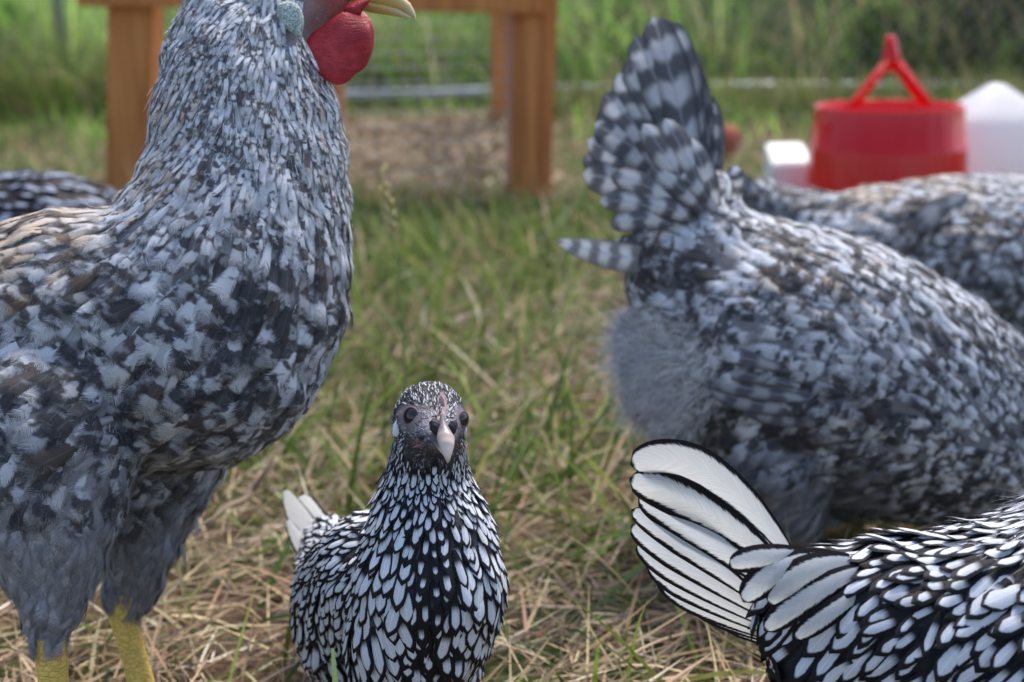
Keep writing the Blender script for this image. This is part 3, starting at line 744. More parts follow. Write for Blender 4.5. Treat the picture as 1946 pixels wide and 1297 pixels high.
# ------------------------------------------------------------------ shrubs at the back
def leafy(name, px, y, h, r, n, cols, label, leaf=.03):
    a = FWD+RIGHT*((px-CX)/FPX); x = a[0]/a[1]*y
    root = empty(name, (x, y, 0)); tag(root, label, 'shrub', 'weeds and shrubs beyond the fence')
    bm = bmesh.new(); tips = []
    for k in range(9):
        an = rng.uniform(0, 6.28); rr = r*rng.uniform(.1, .8); hh = h*rng.uniform(.6, 1.0)
        pts = [(x+math.cos(an)*rr*q*q, y+math.sin(an)*rr*q*q*.8, hh*q) for q in np.linspace(0, 1, 6)]
        tube(bm, pts, list(np.linspace(.006, .0015, 6)), 5); tips.append(pts)
    link('stem', bm_mesh('stem', bm), simple('shrub_stem', (.16, .12, .07), .9, .2), root)
    idx = rng.integers(0, 9, n); q = rng.uniform(.15, 1.0, n); T = np.array(tips)
    kk = (q*5).astype(int).clip(0, 4); fr = q*5-kk
    c = T[idx, kk]*(1-fr[:, None])+T[idx, kk+1]*fr[:, None]+rng.normal(0, r*.16, (n, 3))
    c[:, 2] = np.maximum(c[:, 2], .03)
    d = norm(rng.normal(0, 1, (n, 3))+np.array((0, -.3, -.1))); nr = norm(rng.normal(0, 1, (n, 3))+np.array((0, -.2, .9)))
    L = leaf*rng.uniform(.6, 1.3, n); s = np.array([0, .3, .65, 1.0]); wv = np.array([.05, 1, .8, .05])
    sd_ = norm(np.cross(d, nr)); cen = c[:, None]+d[:, None]*(L[:, None]*s)[..., None]
    wd = (L[:, None]*.26*wv)[..., None]; V = np.stack([cen-sd_[:, None]*wd, cen+sd_[:, None]*wd], 2).reshape(-1, 3)
    ii = np.arange(8).reshape(4, 2); qd = np.stack([ii[:-1, 0], ii[:-1, 1], ii[1:, 1], ii[1:, 0]], -1)
    F = (qd[None]+(np.arange(n)*8)[:, None, None]).reshape(-1, 4)
    a = np.repeat(palette(n, cols, [1]*len(cols), .3), 8, 0)
    link('foliage', mesh_np('foliage', V, F, True, None, {'col': a}), M_BLADE, root)
DKG = [(.035, .065, .022), (.055, .09, .028), (.022, .04, .016), (.09, .12, .045)]
YLG = [(.22, .30, .07), (.16, .24, .06), (.30, .34, .10)]
BRG = [(.20, .36, .06), (.14, .27, .05), (.28, .40, .10)]
leafy('leafy_weed', 1640, 4.75, .34, .15, 900, YLG, 'pale yellow-green leafy weed behind the red feeder', .040)
leafy('dark_shrub', 1870, 5.4, .55, .42, 4200, DKG, 'dark green shrub at the right edge behind the white drinker', .05)
leafy('dark_shrub', 1480, 5.9, .55, .42, 3600, DKG, 'dark shrub between the grey tail and the red feeder', .05)
leafy('dark_shrub', 1700, 6.6, .65, .5, 3600, DKG, 'dark shrub directly behind the feeder handle, beyond the leafy weed', .05)
leafy('mixed_shrub', 1200, 6.0, .5, .35, 1800, DKG+BRG, 'mixed green shrub behind the raised grey tail', .05)
leafy('bright_shrub', 30, 5.0, .45, .25, 1500, BRG, 'bright green weed clump at the left edge near the fence post', .05)
leafy('bright_shrub', 420, 6.5, .5, .5, 2400, BRG+YLG, 'bright green bushy growth seen behind the left coop leg', .05)
leafy('mixed_shrub', 830, 6.8, .5, .5, 2600, BRG+DKG[:1], 'green bushy growth seen between the coop legs', .05)

# ------------------------------------------------------------------ birds
GREY = np.array((.17, .17, .185, 1)); BLACK = np.array((.010, .010, .014, 1)); YEL = np.array((.95, .66, .17, 0))
def ell(x, y, e):
    cx, cy, rx, ry = e[:4]; return ((x-cx)/rx)**2+((y-cy)/ry)**2
def leg_chain(b, hock, foot_px, toe_dir, r=.0065, thick=.0078):
    """shank from hock (px,py,dd) to a foot standing on the ground under foot_px, with four toes"""
    h = b.pt(*hock); f = np.array((h[0]+foot_px[0], h[1]+foot_px[1], .010))
    b.world_chain([(*h, thick), (*(h*.5+f*.5), r), (*f, r*1.1)], 8)
    b.legz = getattr(b, 'legz', []); b.legz.append((h, f))
    td = math.radians(toe_dir)
    for da, L in ((-.55, .040), (0, .050), (.55, .040), (math.pi-.2, .022)):
        d = np.array((math.cos(td+da), math.sin(td+da), 0))
        b.world_chain([(*f, r*.85), (*(f+d*L*.5+np.array((0, 0, -.003))), r*.62), (*(f+d*L*.9+np.array((0, 0, -.006))), r*.5), (*(f+d*L+np.array((0, 0, -.008))), r*.25)], 6)
def leg_mask(b, p, pad=.011):
    m = np.zeros(len(p), bool)
    for h, f in getattr(b, 'legz', []):
        ax = f-h; t = np.clip(((p-h)@ax)/(ax@ax), -.0, 1.2); d = np.linalg.norm(p-(h+ax*t[:, None]), axis=1)
        raw = ((p-h)@ax)/(ax@ax)
        m |= (d < pad) & (raw > .02)
        m |= p[:, 2] < .022
    return m
def body_col(base, bare=(), skin=(.30, .14, .13)):
    def fn(b, V, N):
        c = np.tile(base, (len(V), 1)); x, y = b.opix(V)
        for e in bare:
            k = np.clip(1.25-ell(x, y, e), 0, 1)[:, None]; sc = np.array((*e[4], 1.)) if len(e) > 4 else np.array((*skin, 1.))
            c = c*(1-k)+sc*k
        m = leg_mask(b, V, .013)
        c[m] = YEL
        return c
    return fn

# ---- rooster
def rooster():
    b = Bird('rooster', .66, 'large grey barred rooster with red wattle and yellow beak standing at left', 'chicken', 'grey barred chickens', (200, 1480), .0021, .0011)
    b.chain([(610, -45, 62, 0), (560, -30, 85, 0), (500, 20, 112, 0), (462, 70, 128, 0), (462, 150, 161, 0), (470, 250, 180, 0), (468, 350, 195, 0), (448, 450, 216, 0), (412, 550, 250, 0), (368, 625, 262, 0), (280, 650, 244, 0),
             (150, 620, 226, 0), (0, 665, 216, 0), (-150, 680, 212, 0), (-290, 680, 170, 0), (-400, 640, 110, 0)], .86)
    b.chain([(650, -30, 34, 0), (610, -10, 50, 0), (590, 20, 42, 0), (560, 50, 50, 0)], .8)
    b.chain([(300, 850, 130, .035), (285, 940, 100, .035), (268, 1030, 74, .035), (262, 1095, 50, .035), (266, 1135, 34, .035)], .9)
    b.chain([(80, 830, 185, -.030), (85, 930, 150, -.035), (92, 1030, 112, -.035), (96, 1110, 76, -.035), (97, 1170, 50, -.035), (95, 1200, 32, -.035)], .85)
    leg_chain(b, (222, 1125, .035), (.012, -.004), 10, .0070, .0085)
    leg_chain(b, (92, 1195, -.035), (-.002, .004), 10, .0070, .0085)
    bare = [(655, 10, 62, 52, (.44, .15, .15)), (600, 25, 30, 62, (.32, .20, .20)), (640, -45, 80, 50, (.42, .05, .05))]
    b.build(M_BODY, body_col(GREY, bare))
    g = [  # px,py,ang,L,W,dark,brown,bars,away
        (420, -20, -120, 34, 13, .30, .1, 2.2, 0), (350, 60, -112, 40, 14, .36, .35, 2.2, 0), (520, 60, -100, 44, 13, .25, .1, 2.2, 0),
        (320, 180, -105, 46, 15, .36, .5, 2.2, 0), (470, 180, -98, 54, 15, .30, .1, 2.2, 0), (610, 170, -80, 46, 14, .30, .25, 2.2, 0),
        (310, 290, -125, 50, 18, .34, .5, 2.2, 0), (460, 310, -98, 62, 19, .30, .1, 2.2, 0), (640, 300, -82, 50, 17, .34, .3, 2.2, 0),
        (200, 380, -155, 66, 26, .28, .6, 1.8, 0), (350, 420, -120, 70, 26, .32, .2, 1.8, 0), (500, 440, -95, 74, 28, .36, .0, 1.8, 0), (640, 430, -88, 60, 26, .40, .1, 1.7, 0),
        (60, 440, -165, 84, 30, .30, .75, 2.0, 0), (30, 520, -150, 70, 34, .42, .7, 2.0, 0), (180, 500, -140, 66, 36, .48, .35, 1.6, 0), (330, 540, -120, 70, 44, .50, .0, 1.5, 0),
        (480, 560, -110, 74, 48, .62, .0, 1.5, 0), (630, 560, -95, 68, 42, .46, .1, 1.5, 0), (40, 620, -140, 60, 42, .46, .2, 1.5, 0), (180, 620, -130, 64, 48, .50, .0, 1.5, 0),
        (340, 650, -125, 76, 52, .58, .0, 1.4, 0), (500, 690, -125, 74, 50, .62, .0, 1.5, 0), (620, 680, -110, 66, 40, .42, .0, 1.6, 0), (40, 730, -135, 64, 50, .55, .0, 1.4, 0),
        (160, 760, -140, 76, 54, .62, .0, 1.4, 0), (320, 780, -140, 80, 50, .62, .0, 1.5, 0), (480, 820, -145, 78, 46, .60, .1, 1.6, 0), (-60, 800, -160, 120, 40, .6, .0, 2, 0),
        (60, 880, -110, 84, 46, .66, .0, 1.8, 0), (250, 880, -125, 84, 46, .68, .0, 1.7, 0), (400, 890, -150, 74, 36, .62, .2, 1.6, 0),
        (80, 1000, -95, 74, 40, .52, .0, 1.2, 0), (290, 990, -95, 64, 36, .68, .0, 1.2, 0), (95, 1120, -92, 56, 34, .55, .0, 1, 0), (270, 1090, -92, 48, 30, .72, .1, 1, 0), (-300, 650, 170, 110, 40, .4, .4, 2, 0)]
    def keep(b, p, nr):
        x, y = b.opix(p); k = ~leg_mask(b, p, .0095)
        for e in ((660, -12, 75, 58), (596, 28, 26, 58), (640, -70, 120, 60), (556, 40, 22, 40)): k &= ell(x, y, e) > 1
        return k
    g = [(*q[:5], q[5]+(.0 if q[1] < 400 else .03), *q[6:]) for q in g]
    neck = lambda b, p, nr: keep(b, p, nr) & (b.opix(p)[1] < 400+rng.normal(0, 22, len(p))+.25*(b.opix(p)[0]-450))
    rest = lambda b, p, nr: keep(b, p, nr) & (b.opix(p)[1] > 330+.25*(b.opix(p)[0]-450)) & (b.opix(p)[1] < 900+rng.normal(0, 35, len(p)))
    low = lambda b, p, nr: keep(b, p, nr) & (b.opix(p)[1] > 850)
    _, n1 = b.plumage(g, M_HACK, 'hackle', .24, neck, 'hackle', 60000, .10, 11, .2, .30, .06, 1.12, .2, .07, .88)
    _, n2 = b.plumage(g, M_BAR, 'round', .27, rest, 'plumage', 40000, .10, 14, .25, .38, .03, 1.15, .2, .12, 1.15)
    _, n3 = b.plumage(g, M_SOFT, 'round', .22, low, 'thigh_plumage', 20000, .10, 16, .25, .12, .10, 1.0, .2, .05, 1.0)
    print('rooster', n1, n2, n3)
    for i, (a, m, t, wd) in enumerate([((240, 815), (90, 862), (-70, 885), 44), ((215, 795), (70, 842), (-90, 862), 46), ((190, 770), (50, 815), (-100, 835), 46)]):
        b.on([a, m, t], M_BARQ, wd, lift=.004+.0012*i, fa=(None, .9, .1, 3))
    b.fluff(g, M_DOWN, 9000, low, .010, .00009, .25, 26, 'down', (.26, .26, .29), .25)
    b.fluff(g, M_DOWN, 16000, neck, .0075, .00009, .17, 15, 'hackle_barbs', (.46, .48, .53), .55)
    b.fluff(g, M_DOWN, 8000, lambda b, p, nr: rest(b, p, nr), .006, .00010, .14, 18, 'breast_barbs', (.30, .31, .35), .7)
    # face bristles
    face = lambda b, p, nr: (ell(*b.opix(p), (640, 15, 70, 48)) < 1)
    b.fluff([(600, 20, -60, 30, 8, .3, 0, 2, 0), (700, 20, -100, 30, 8, .3, 0, 2, 0)], M_DOWN, 420, face, .0032, .00009, .5, 40, 'face_bristles', (.30, .27, .28), .7)
    # beak
    q = lambda x, y, d=0: b.pt(x, y, d)
    n = NT('horn_beak', .32, .5); o = n.uv(); s, t, _ = n.sepxyz(o)
    col = n.ramp(s, [(0, (.50, .33, .08)), (.45, (.60, .42, .13)), (.8, (.70, .58, .36)), (1, (.80, .74, .62))])
    nz = n.noise(n.xyz(n.math('MULTIPLY', s, 3.0), n.math('MULTIPLY', t, 22.0)), 1.0, 3, .6)
    n.color(n.mix(n.smooth(nz, .55, .75, 0, .45), col, (.25, .13, .05))); n.bump(nz, .15, .0006); MB = n.m
    def horn(name, spine, mat):
        N = 20; V = []; uv = []
        sp = cr(spine, 5)
        for i, (x, y, ry, rz) in enumerate(sp):
            for k in range(N):
                a = 2*math.pi*k/N
                V.append(q(x, y)+UP*(math.sin(a)*ry/b.S)+FWD*(math.cos(a)*rz/b.S)); uv.append((i/(len(sp)-1), k/N))
        V = np.array(V); m = len(sp); idx = np.arange(m*N).reshape(m, N)
        F = np.stack([idx[:-1], np.roll(idx, -1, 1)[:-1], np.roll(idx, -1, 1)[1:], idx[1:]], -1).reshape(-1, 4)
        return link(name, mesh_np(name, V, F, True, np.array(uv)), mat, b.root)
    horn('upper_beak', [(668, -18, 24, 24), (700, -10, 23, 21), (735, -2, 19, 16), (762, 6, 15, 11), (780, 18, 11, 7), (788, 29, 6, 4), (791, 38, 1.2, 1.2)], MB)
    horn('lower_beak', [(680, 8, 10, 20), (705, 14, 10, 17), (735, 19, 9.5, 13), (758, 25, 7.5, 9), (772, 30, 4, 5), (780, 33, 1, 1)], MB)
    # fleshy parts
    n = NT('red_wattle_skin', .42, .45); o = n.obj()
    x, y, z = n.sepxyz(o)
    wv = n.noise(n.xyz(n.math('MULTIPLY', x, 130.0), n.math('MULTIPLY', y, 130.0), n.math('MULTIPLY', z, 900.0)), 1.0, 3, .6, .8)
    fn_ = n.noise(o, 1300, 2, .6)
    n.color(n.mix(n.smooth(n.noise(o, 70, 4, .7), .4, .65), n.mix(wv, (.22, .003, .010), (.44, .010, .022)), n.mix(wv, (.36, .010, .020), (.60, .05, .06))))
    n.bump(n.math('ADD', n.math('MULTIPLY', wv, n.noise(o, 90, 2)), n.math('MULTIPLY', fn_, .40)), .8, .0012); n.b.inputs['Subsurface Weight'].default_value = .0
    MR = n.m
    def flap(name, outline, dd, th, mat, puff=1.0, wob=0.0):
        pts = np.array(outline, float); c = pts.mean(0); K = 9; cl = []
        for i in range(len(pts)):       # closed smooth curve
            p0, p1, p2, p3 = pts[i-1], pts[i], pts[(i+1) % len(pts)], pts[(i+2) % len(pts)]
            for t in np.linspace(0, 1, 5)[:-1]:
                cl.append(.5*((2*p1)+(-p0+p2)*t+(2*p0-5*p1+4*p2-p3)*t*t+(-p0+3*p1-3*p2+p3)*t**3))
        cl = np.array(cl); n_ = len(cl); V = []
        for side in (-1, 1):
            for k in range(K+1):
                f = math.sin(k/K*math.pi/2); hgt = th*math.sqrt(max(0, 1-f**2.6))*puff
                for i in range(n_):
                    xx, yy = c+(cl[i]-c)*f
                    V.append(q(xx, yy, dd+side*hgt+wob*math.sin((yy-c[1])*.05)*math.sin((xx-c[0])*.03)))
        V = np.array(V); idx = np.arange(2*(K+1)*n_).reshape(2, K+1, n_); F = []
        for sidx in range(2):
            A = idx[sidx]; Bm = np.roll(A, -1, 1)
            qd = np.stack([A[:-1], Bm[:-1], Bm[1:], A[1:]], -1).reshape(-1, 4); F.append(qd if sidx else qd[:, ::-1])
        return link(name, mesh_np(name, V, np.concatenate(F)), mat, b.root)
    wo = [(650, 24), (684, 30), (702, 48), (707, 75), (704, 105), (694, 128), (675, 142), (660, 156), (640, 162), (618, 152), (600, 134), (586, 110), (581, 86), (590, 66), (606, 54), (625, 40)]
    flap('wattle', wo, -.0135, .0032, MR, 1, .0012)
    flap('wattle', [(x+4, y-8) for x, y in wo], .0135, .0032, MR, 1, .0012)
    flap('gape', [(655, 14), (675, 3), (700, -8), (705, -2), (700, 8), (690, 20), (684, 32), (668, 32), (655, 24)], -.0098, .0042, MR)
    flap('comb', [(545, -100), (560, -170), (580, -120), (600, -200), (622, -130), (650, -205), (668, -130), (694, -180), (700, -110), (722, -80), (705, -50), (640, -85), (580, -80)], 0, .004, MR)
    n = NT('pale_green_earlobe', .55, .35); o = n.obj(); v = n.n.new('ShaderNodeTexVoronoi'); v.feature = 'DISTANCE_TO_EDGE'
    n.t.links.new(n.noise(o, 160, 2, .5, 0, 1), v.inputs['Vector']); v.inputs['Scale'].default_value = 11
    cr_ = n.smooth(v.outputs[0], .0, .12)
    n.color(n.mix(cr_, (.22, .26, .30), n.mix(n.noise(o, 260, 3), (.42, .58, .60), (.66, .72, .58)))); n.bump(n.math('ADD', cr_, n.noise(o, 300, 3)), .7, .0012)
    flap('earlobe', [(527, 10), (548, 2), (566, 10), (576, 28), (577, 50), (570, 76), (560, 66), (545, 56), (532, 40)], -.0238, .0022, n.m)
    flap('earlobe', [(527, 10), (548, 2), (566, 10), (576, 28), (577, 50), (570, 76), (560, 66), (545, 56), (532, 40)], .0238, .0022, n.m)
    eye(b, (628, -48), -.0155, 14, (.35, .12, .03), (-FWD))
    eye(b, (628, -48), .0155, 14, (.35, .12, .03), (FWD))
    for k, (tx, ty) in enumerate([(-760, 300), (-800, 420), (-740, 180), (-640, 90), (-790, 540)]):
        b.quill((-380, 620, 0), (-560, 420+k*30, .004*k), (tx, ty, .006*k-.012), 90, M_BARQ, fa=(None, .6, .0, 9))
M_EYE_CACHE = {}
def eye(b, c, dd, r, iris, face, tiltup=0):
    key = iris
    if key not in M_EYE_CACHE:
        n = NT('eye_gloss', .06, .6); t = n.uv(); s, _, _ = n.sepxyz(t)
        n.color(n.ramp(s, [(.0, (.002, .002, .002)), (.42, (.002, .002, .002)), (.50, iris), (.80, iris), (.92, (.01, .008, .008))])); n.b.inputs['Coat Weight'].default_value = .2; n.b.inputs['Coat Roughness'].default_value = .03
        M_EYE_CACHE[key] = n.m
    o = dd if c is None else b.pt(c[0], c[1], dd); f = norm(np.array(face)); u = norm(np.cross(f, UP)); v = np.cross(f, u)
    rr = r/b.S; N = 24; K = 12; V = []; uv = []
    for i in range(K+1):
        a = i/K*math.pi*.55
        for k in range(N):
            t = 2*math.pi*k/N; V.append(o+f*((math.cos(a)-.25)*rr*.50)+(u*math.cos(t)+v*math.sin(t))*math.sin(a)*rr); uv.append((min(a/(math.pi*.5), 1), k/N))
    idx = np.arange((K+1)*N).reshape(K+1, N)
    F = np.stack([idx[:-1], np.roll(idx, -1, 1)[:-1], np.roll(idx, -1, 1)[1:], idx[1:]], -1).reshape(-1, 4)
    e = link('eye', mesh_np('eye', np.array(V), F, True, np.array(uv)), M_EYE_CACHE[key], b.root)
    return e, o, f, u, v, rr
def lid(b, e, mat, thick=.16, name='eyelid', k1=1.10, back=.18):
    _, o, f, u, v, rr = e; N, M_ = 28, 8; V = []
    for i in range(N):
        t = 2*math.pi*i/N; d = u*math.cos(t)+v*math.sin(t)
        for j in range(M_):
            a = 2*math.pi*j/M_; V.append(o+d*(rr*k1+math.cos(a)*rr*thick)+f*(rr*back+math.sin(a)*rr*thick*1.1))
    idx = np.arange(N*M_).reshape(N, M_); A = np.roll(idx, -1, 0)
    F = np.stack([idx, np.roll(idx, -1, 1), np.roll(A, -1, 1), A], -1).reshape(-1, 4)
    return link(name, mesh_np(name, np.array(V), F), mat, b.root)
rooster()

# ---- the small laced hen facing the camera
def small_hen():
    b = Bird('bantam_hen', .60, 'small black-laced white hen facing the camera in the centre', 'chicken', 'black-laced white bantams', (780, 1600), .0012)
    # skull, bill end towards the camera
    b.chain([(834, 838, 26, -.0215), (826, 822, 44, -.012), (820, 805, 64, -.002), (817, 796, 70, .004), (816, 802, 72, .012)], .95)
    b.chain([(768, 795, 16, -.0055), (790, 800, 36, -.004), (850, 800, 36, -.003), (880, 800, 14, -.004)], .9)
    b.chain([(818, 840, 66, .003), (815, 868, 73, .008), (812, 910, 80, .012), (812, 960, 98, .014), (818, 1030, 122, .012), (815, 1110, 142, .012), (800, 1180, 138, .02), (780, 1240, 115, .03)], .9)
    b.chain([(880, 1100, 76, .012), (885, 1170, 64, .02)], 1.0)
    b.chain([(720, 1090, 120, .045), (690, 1130, 130, .075), (690, 1180, 130, .09), (670, 1130, 110, .12), (640, 1060, 70, .155), (620, 1020, 42, .175)], 1.0)
    b.chain([(760, 1280, 70, .07), (760, 1340, 40, .07)], 1); b.chain([(850, 1260, 66, .06), (850, 1330, 38, .06)], 1)
    leg_chain(b, (762, 1350, .07), (0, 0), -90, .0042, .005); leg_chain(b, (850, 1340, .06), (0, 0), -90, .0042, .005)
    bare = [(820, 835, 60, 36, (.13, .11, .13)), (790, 800, 42, 34, (.24, .21, .225)), (868, 805, 26, 36, (.24, .21, .225)), (828, 800, 30, 24, (.34, .29, .30)), (838, 775, 13, 30, (.40, .26, .27)), (812, 878, 60, 20, (.025, .025, .032)), (765, 850, 26, 30, (.06, .055, .065))]
    b.build(M_BODY, body_col(np.array((.045, .045, .055, 1)), bare), 5)
    # head: tiny streaked feathers; neck + body: laced
    gh = [(836, 745, 95, 24, 4.6, .68, .0, .9, .6), (790, 750, 112, 24, 4.6, .70, .0, .9, .6), (870, 755, 78, 24, 4.6, .70, .0, .9, .6), (760, 800, 160, 17, 5, .6, .0, 1, .6), (880, 790, 20, 15, 5, .6, .0, 1, .6),
          (750, 840, -110, 22, 6, .45, .0, 1, .3), (890, 840, -75, 22, 6, .45, .0, 1, .3), (820, 885, -90, 20, 6, .62, .0, 1, 0), (780, 890, -95, 26, 7, .35, 0, 1, 0), (860, 890, -85, 24, 7, .35, 0, 1, 0), (815, 925, -90, 34, 10, .36, 0, 1, 0)]
    headk = lambda b, p, nr: (b.opix(p)[1] < 930) & (ell(*b.opix(p), (822, 845, 54, 44)) > 1) & (ell(*b.opix(p), (786, 796, 36, 27)) > 1) & (ell(*b.opix(p), (874, 798, 20, 28)) > 1) & (ell(*b.opix(p), (842, 772, 7, 26)) > 1) | ((b.opix(p)[1] < 930) & ((nr @ FWD) > .25))
    b.plumage(gh, M_HEAD, 'hackle', .24, headk, 'head_plumage', 40000, .10, 12, .2, .5, .06)
    dk_ = .44
    g = [(815, 915, -90, 28, 11, .30, 0, 1, 0), (770, 930, -100, 30, 12, .25, 0, 1, 0), (865, 930, -80, 30, 12, .25, 0, 1, 0), (815, 960, -90, 40, 17, .34, 0, 1, 0), (745, 970, -103, 42, 19, .18, 0, 1, 0), (885, 970, -75, 40, 18, .2, 0, 1, 0),
         (820, 1020, -90, 50, 21, .70, 0, 1, 0), (750, 1030, -98, 54, 26, .16, 0, 1, 0), (900, 1030, -80, 50, 23, .2, 0, 1, 0), (820, 1090, -90, 56, 22, .85, 0, 1, 0), (745, 1100, -92, 66, 32, .10, 0, 1, 0), (910, 1100, -90, 60, 30, .12, 0, 1, 0),
         (810, 1170, -90, 60, 24, .75, 0, 1, 0), (880, 1180, -92, 62, 32, .2, 0, 1, 0), (720, 1190, -80, 66, 34, .1, 0, 1, 0), (940, 1160, -95, 52, 26, .2, 0, 1, 0), (930, 1230, -110, 40, 20, .3, 0, 1, 0),
         (690, 1000, -150, 38, 16, .30, 0, 1, .5), (630, 1000, -150, 40, 16, .34, 0, 1, .8), (650, 1060, -130, 42, 17, .28, 0, 1, .5), (590, 1060, -120, 40, 16, .3, 0, 1, .7), (640, 1120, -115, 46, 19, .22, 0, 1, .4), (570, 1150, -100, 50, 20, .3, 0, 1, .5),
         (600, 1220, -98, 60, 24, .2, 0, 1, .3), (660, 1240, -85, 66, 28, .1, 0, 1, 0), (790, 1260, -85, 55, 26, .6, 0, 1, 0), (850, 1260, -90, 50, 24, .7, 0, 1, 0)]
    g = [(*q[:5], min(.95, q[5]+.16), *q[6:]) for q in g]
    bodyk = lambda b, p, nr: (b.opix(p)[1] > 895+rng.normal(0, 8, len(p))) & ~leg_mask(b, p, .007)
    _, n = b.plumage(g, M_LACE, 'lace', .265, bodyk, 'plumage', 60000, .12, 9, .32, .22, .05, 1.05, .18, .05, 1.36)
    print('small hen', n)
    # white tail feathers behind her left shoulder
    T0 = (640, 1040, .17); tf = -FWD*.5+UP*.8-RIGHT*.3
    tf = UP-FWD*.35-RIGHT*.15
    b.quill((640, 1085, .150), (578, 1010, .160), (541, 928, .172), 92, M_LACEQ, kind='hackle', fa=(None, .0, .35, 1), face=tf, camber=.1)
    b.quill((650, 1060, .156), (604, 985, .166), (572, 940, .176), 60, M_LACEQ, fa=(None, .32, .3, 1), face=tf)
    b.quill((640, 1100, .144), (582, 1060, .152), (545, 985, .160), 70, M_LACEQ, kind='hackle', fa=(None, .10, .3, 1), face=tf)
    # eyes
    lidm = simple('eyelid_skin', (.15, .11, .125), .55, .3, 400, .3, .3)
    def eye_at(x, y, r, fdir):
        p, nn = b.surf(x, y, r/b.S*.14); e = eye(b, None, p, r, (.022, .006, .004), fdir); lid(b, e, lidm, .11, 'eyelid', 1.02, .02)
    eye_at(781, 792, 17, -FWD*.80-RIGHT*.55+UP*.10)
    eye_at(881, 797, 14, -FWD*.55+RIGHT*.75+UP*.08)
    # bill
    n = NT('pale_bill', .35, .45); s, t, _ = n.sepxyz(n.uv())
    n.color(n.ramp(s, [(0, (.10, .08, .085)), (.30, (.20, .17, .18)), (.50, (.58, .46, .40)), (.75, (.72, .60, .52)), (1, (.50, .36, .28))])); MBill = n.m
    def horn(name, spine, mat):
        N = 20; sp = cr(spine, 5); V = []; uv = []
        for i, (x, y, rx, ry, dd) in enumerate(sp):
            for k in range(N):
                a = 2*math.pi*k/N; V.append(b.pt(x, y, dd)+RIGHT*(math.cos(a)*rx/b.S)+(UP*.8-FWD*.6)*(math.sin(a)*ry/b.S)); uv.append((i/(len(sp)-1), k/N))
        idx = np.arange(len(sp)*N).reshape(len(sp), N)
        F = np.stack([idx[:-1], np.roll(idx, -1, 1)[:-1], np.roll(idx, -1, 1)[1:], idx[1:]], -1).reshape(-1, 4)
        return link(name, mesh_np(name, np.array(V), F, True, np.array(uv)), mat, b.root)
    horn('upper_beak', [(840, 792, 4, 6, -.0190), (842, 806, 6.5, 10, -.0240), (844, 820, 12, 12, -.0280), (847, 834, 16.5, 13, -.0308), (849, 848, 13.5, 11, -.0330), (850, 862, 8.5, 7, -.0343), (851, 874, 4, 4, -.0349), (851, 880, 1, 1, -.035)], MBill)
    horn('lower_beak', [(838, 842, 17, 7, -.0255), (844, 852, 13, 6, -.0290), (848, 862, 8, 4, -.0312), (850, 868, 2, 1, -.0318)], MBill)
    dkm = simple('dark_nostril_skin', (.030, .028, .038), .5, .3, 500, .4, .5)
    pink = simple('pink_gape', (.26, .12, .12), .5, .35, 400, .3, .4); white = simple('white_earlobe', (.74, .76, .82), .6, .3, 300, .1, .3)
    pale_comb = simple('comb_skin', (.40, .27, .28), .6, .3, 500, .35, .6)
    def blob(name, c, r, dd, mat, rot=0, dz=.5):
        M = Matrix([[*(RIGHT*r[0]/b.S), 0]]) if False else None
        a = math.radians(rot); u = RIGHT*math.cos(a)+UP*math.sin(a); v = -RIGHT*math.sin(a)+UP*math.cos(a); o = b.pt(c[0], c[1], dd) if dd is not None else b.surf(*c, .0003)[0]
        bm = bmesh.new(); bmesh.ops.create_icosphere(bm, subdivisions=4, radius=1)
        for w_ in bm.verts:
            x, y, z = w_.co; k = 1+.08*math.sin(x*5+y*7)*math.cos(z*6); w_.co = Vector(o+u*x*r[0]/b.S*k+v*y*r[1]/b.S*k+FWD*z*min(r)/b.S*dz*k)
        return link(name, bm_mesh(name, bm), mat, b.root)
    blob('nostril', (828, 812), (11, 16), -.0262, dkm, 22, 1); blob('nostril', (859, 814), (9, 15), -.0258, dkm, -18, 1)
    blob('nostril', (805, 830), (11, 5), None, dkm, 12, .8)
    blob('comb', (840, 772), (5.5, 19), None, pale_comb, 8, .25)
    blob('gape', (802, 846), (17, 3), None, pink, 16, .6); blob('gape', (795, 836), (4, 8), None, pink, -30, .5); blob('gape', (873, 846), (8, 3), None, pink, -20, .6)
    blob('earlobe', (756, 812), (9, 19), None, white, -18, .5); blob('earlobe', (889, 815), (4, 13), None, white, 8, .5)
    fk = lambda b, p, nr: (ell(*b.opix(p), (820, 822, 74, 68)) < 1) & ((nr @ FWD) < .3) & (ell(*b.opix(p), (781, 792, 23, 23)) > 1) & (ell(*b.opix(p), (882, 797, 18, 20)) > 1) & (ell(*b.opix(p), (845, 835, 22, 34)) > 1) & (ell(*b.opix(p), (840, 772, 9, 26)) > 1)
    gface = [(840, 770, 95, 12, 4.5, .45, 0, 1, .4), (800, 800, 150, 12, 4.2, .30, 0, 1, .2), (770, 830, 190, 13, 4.5, .55, 0, 1, .4), (800, 850, 220, 12, 4.5, .75, 0, 1, .2), (880, 850, -40, 12, 4.5, .75, 0, 1, .2), (868, 800, 40, 11, 4, .35, 0, 1, .2), (838, 875, -90, 14, 5, .95, 0, 1, 0), (828, 800, 130, 10, 3.8, .30, 0, 1, 0)]
    b.plumage(gface, M_FACE, 'hackle', .26, fk, 'face_plumage', 50000, .06, 14, .3, .3, .04)
    b.fluff([(840, 790, 90, 9, 3, 0, 0, 1, 0), (780, 820, 170, 9, 3, 0, 0, 1, 0), (880, 820, 0, 9, 3, 0, 0, 1, 0), (838, 870, -90, 9, 3, 0, 0, 1, 0)], M_DOWN, 3200, fk, .0034, .00009, .18, 22, 'face_bristles', (.24, .22, .26), .8)
M_FACE = feather_mat('face_feather', 'barred', .2, pale=(.40, .36, .39), darkc=(.035, .033, .04), brownc=(.1, .07, .06), streak=.4)
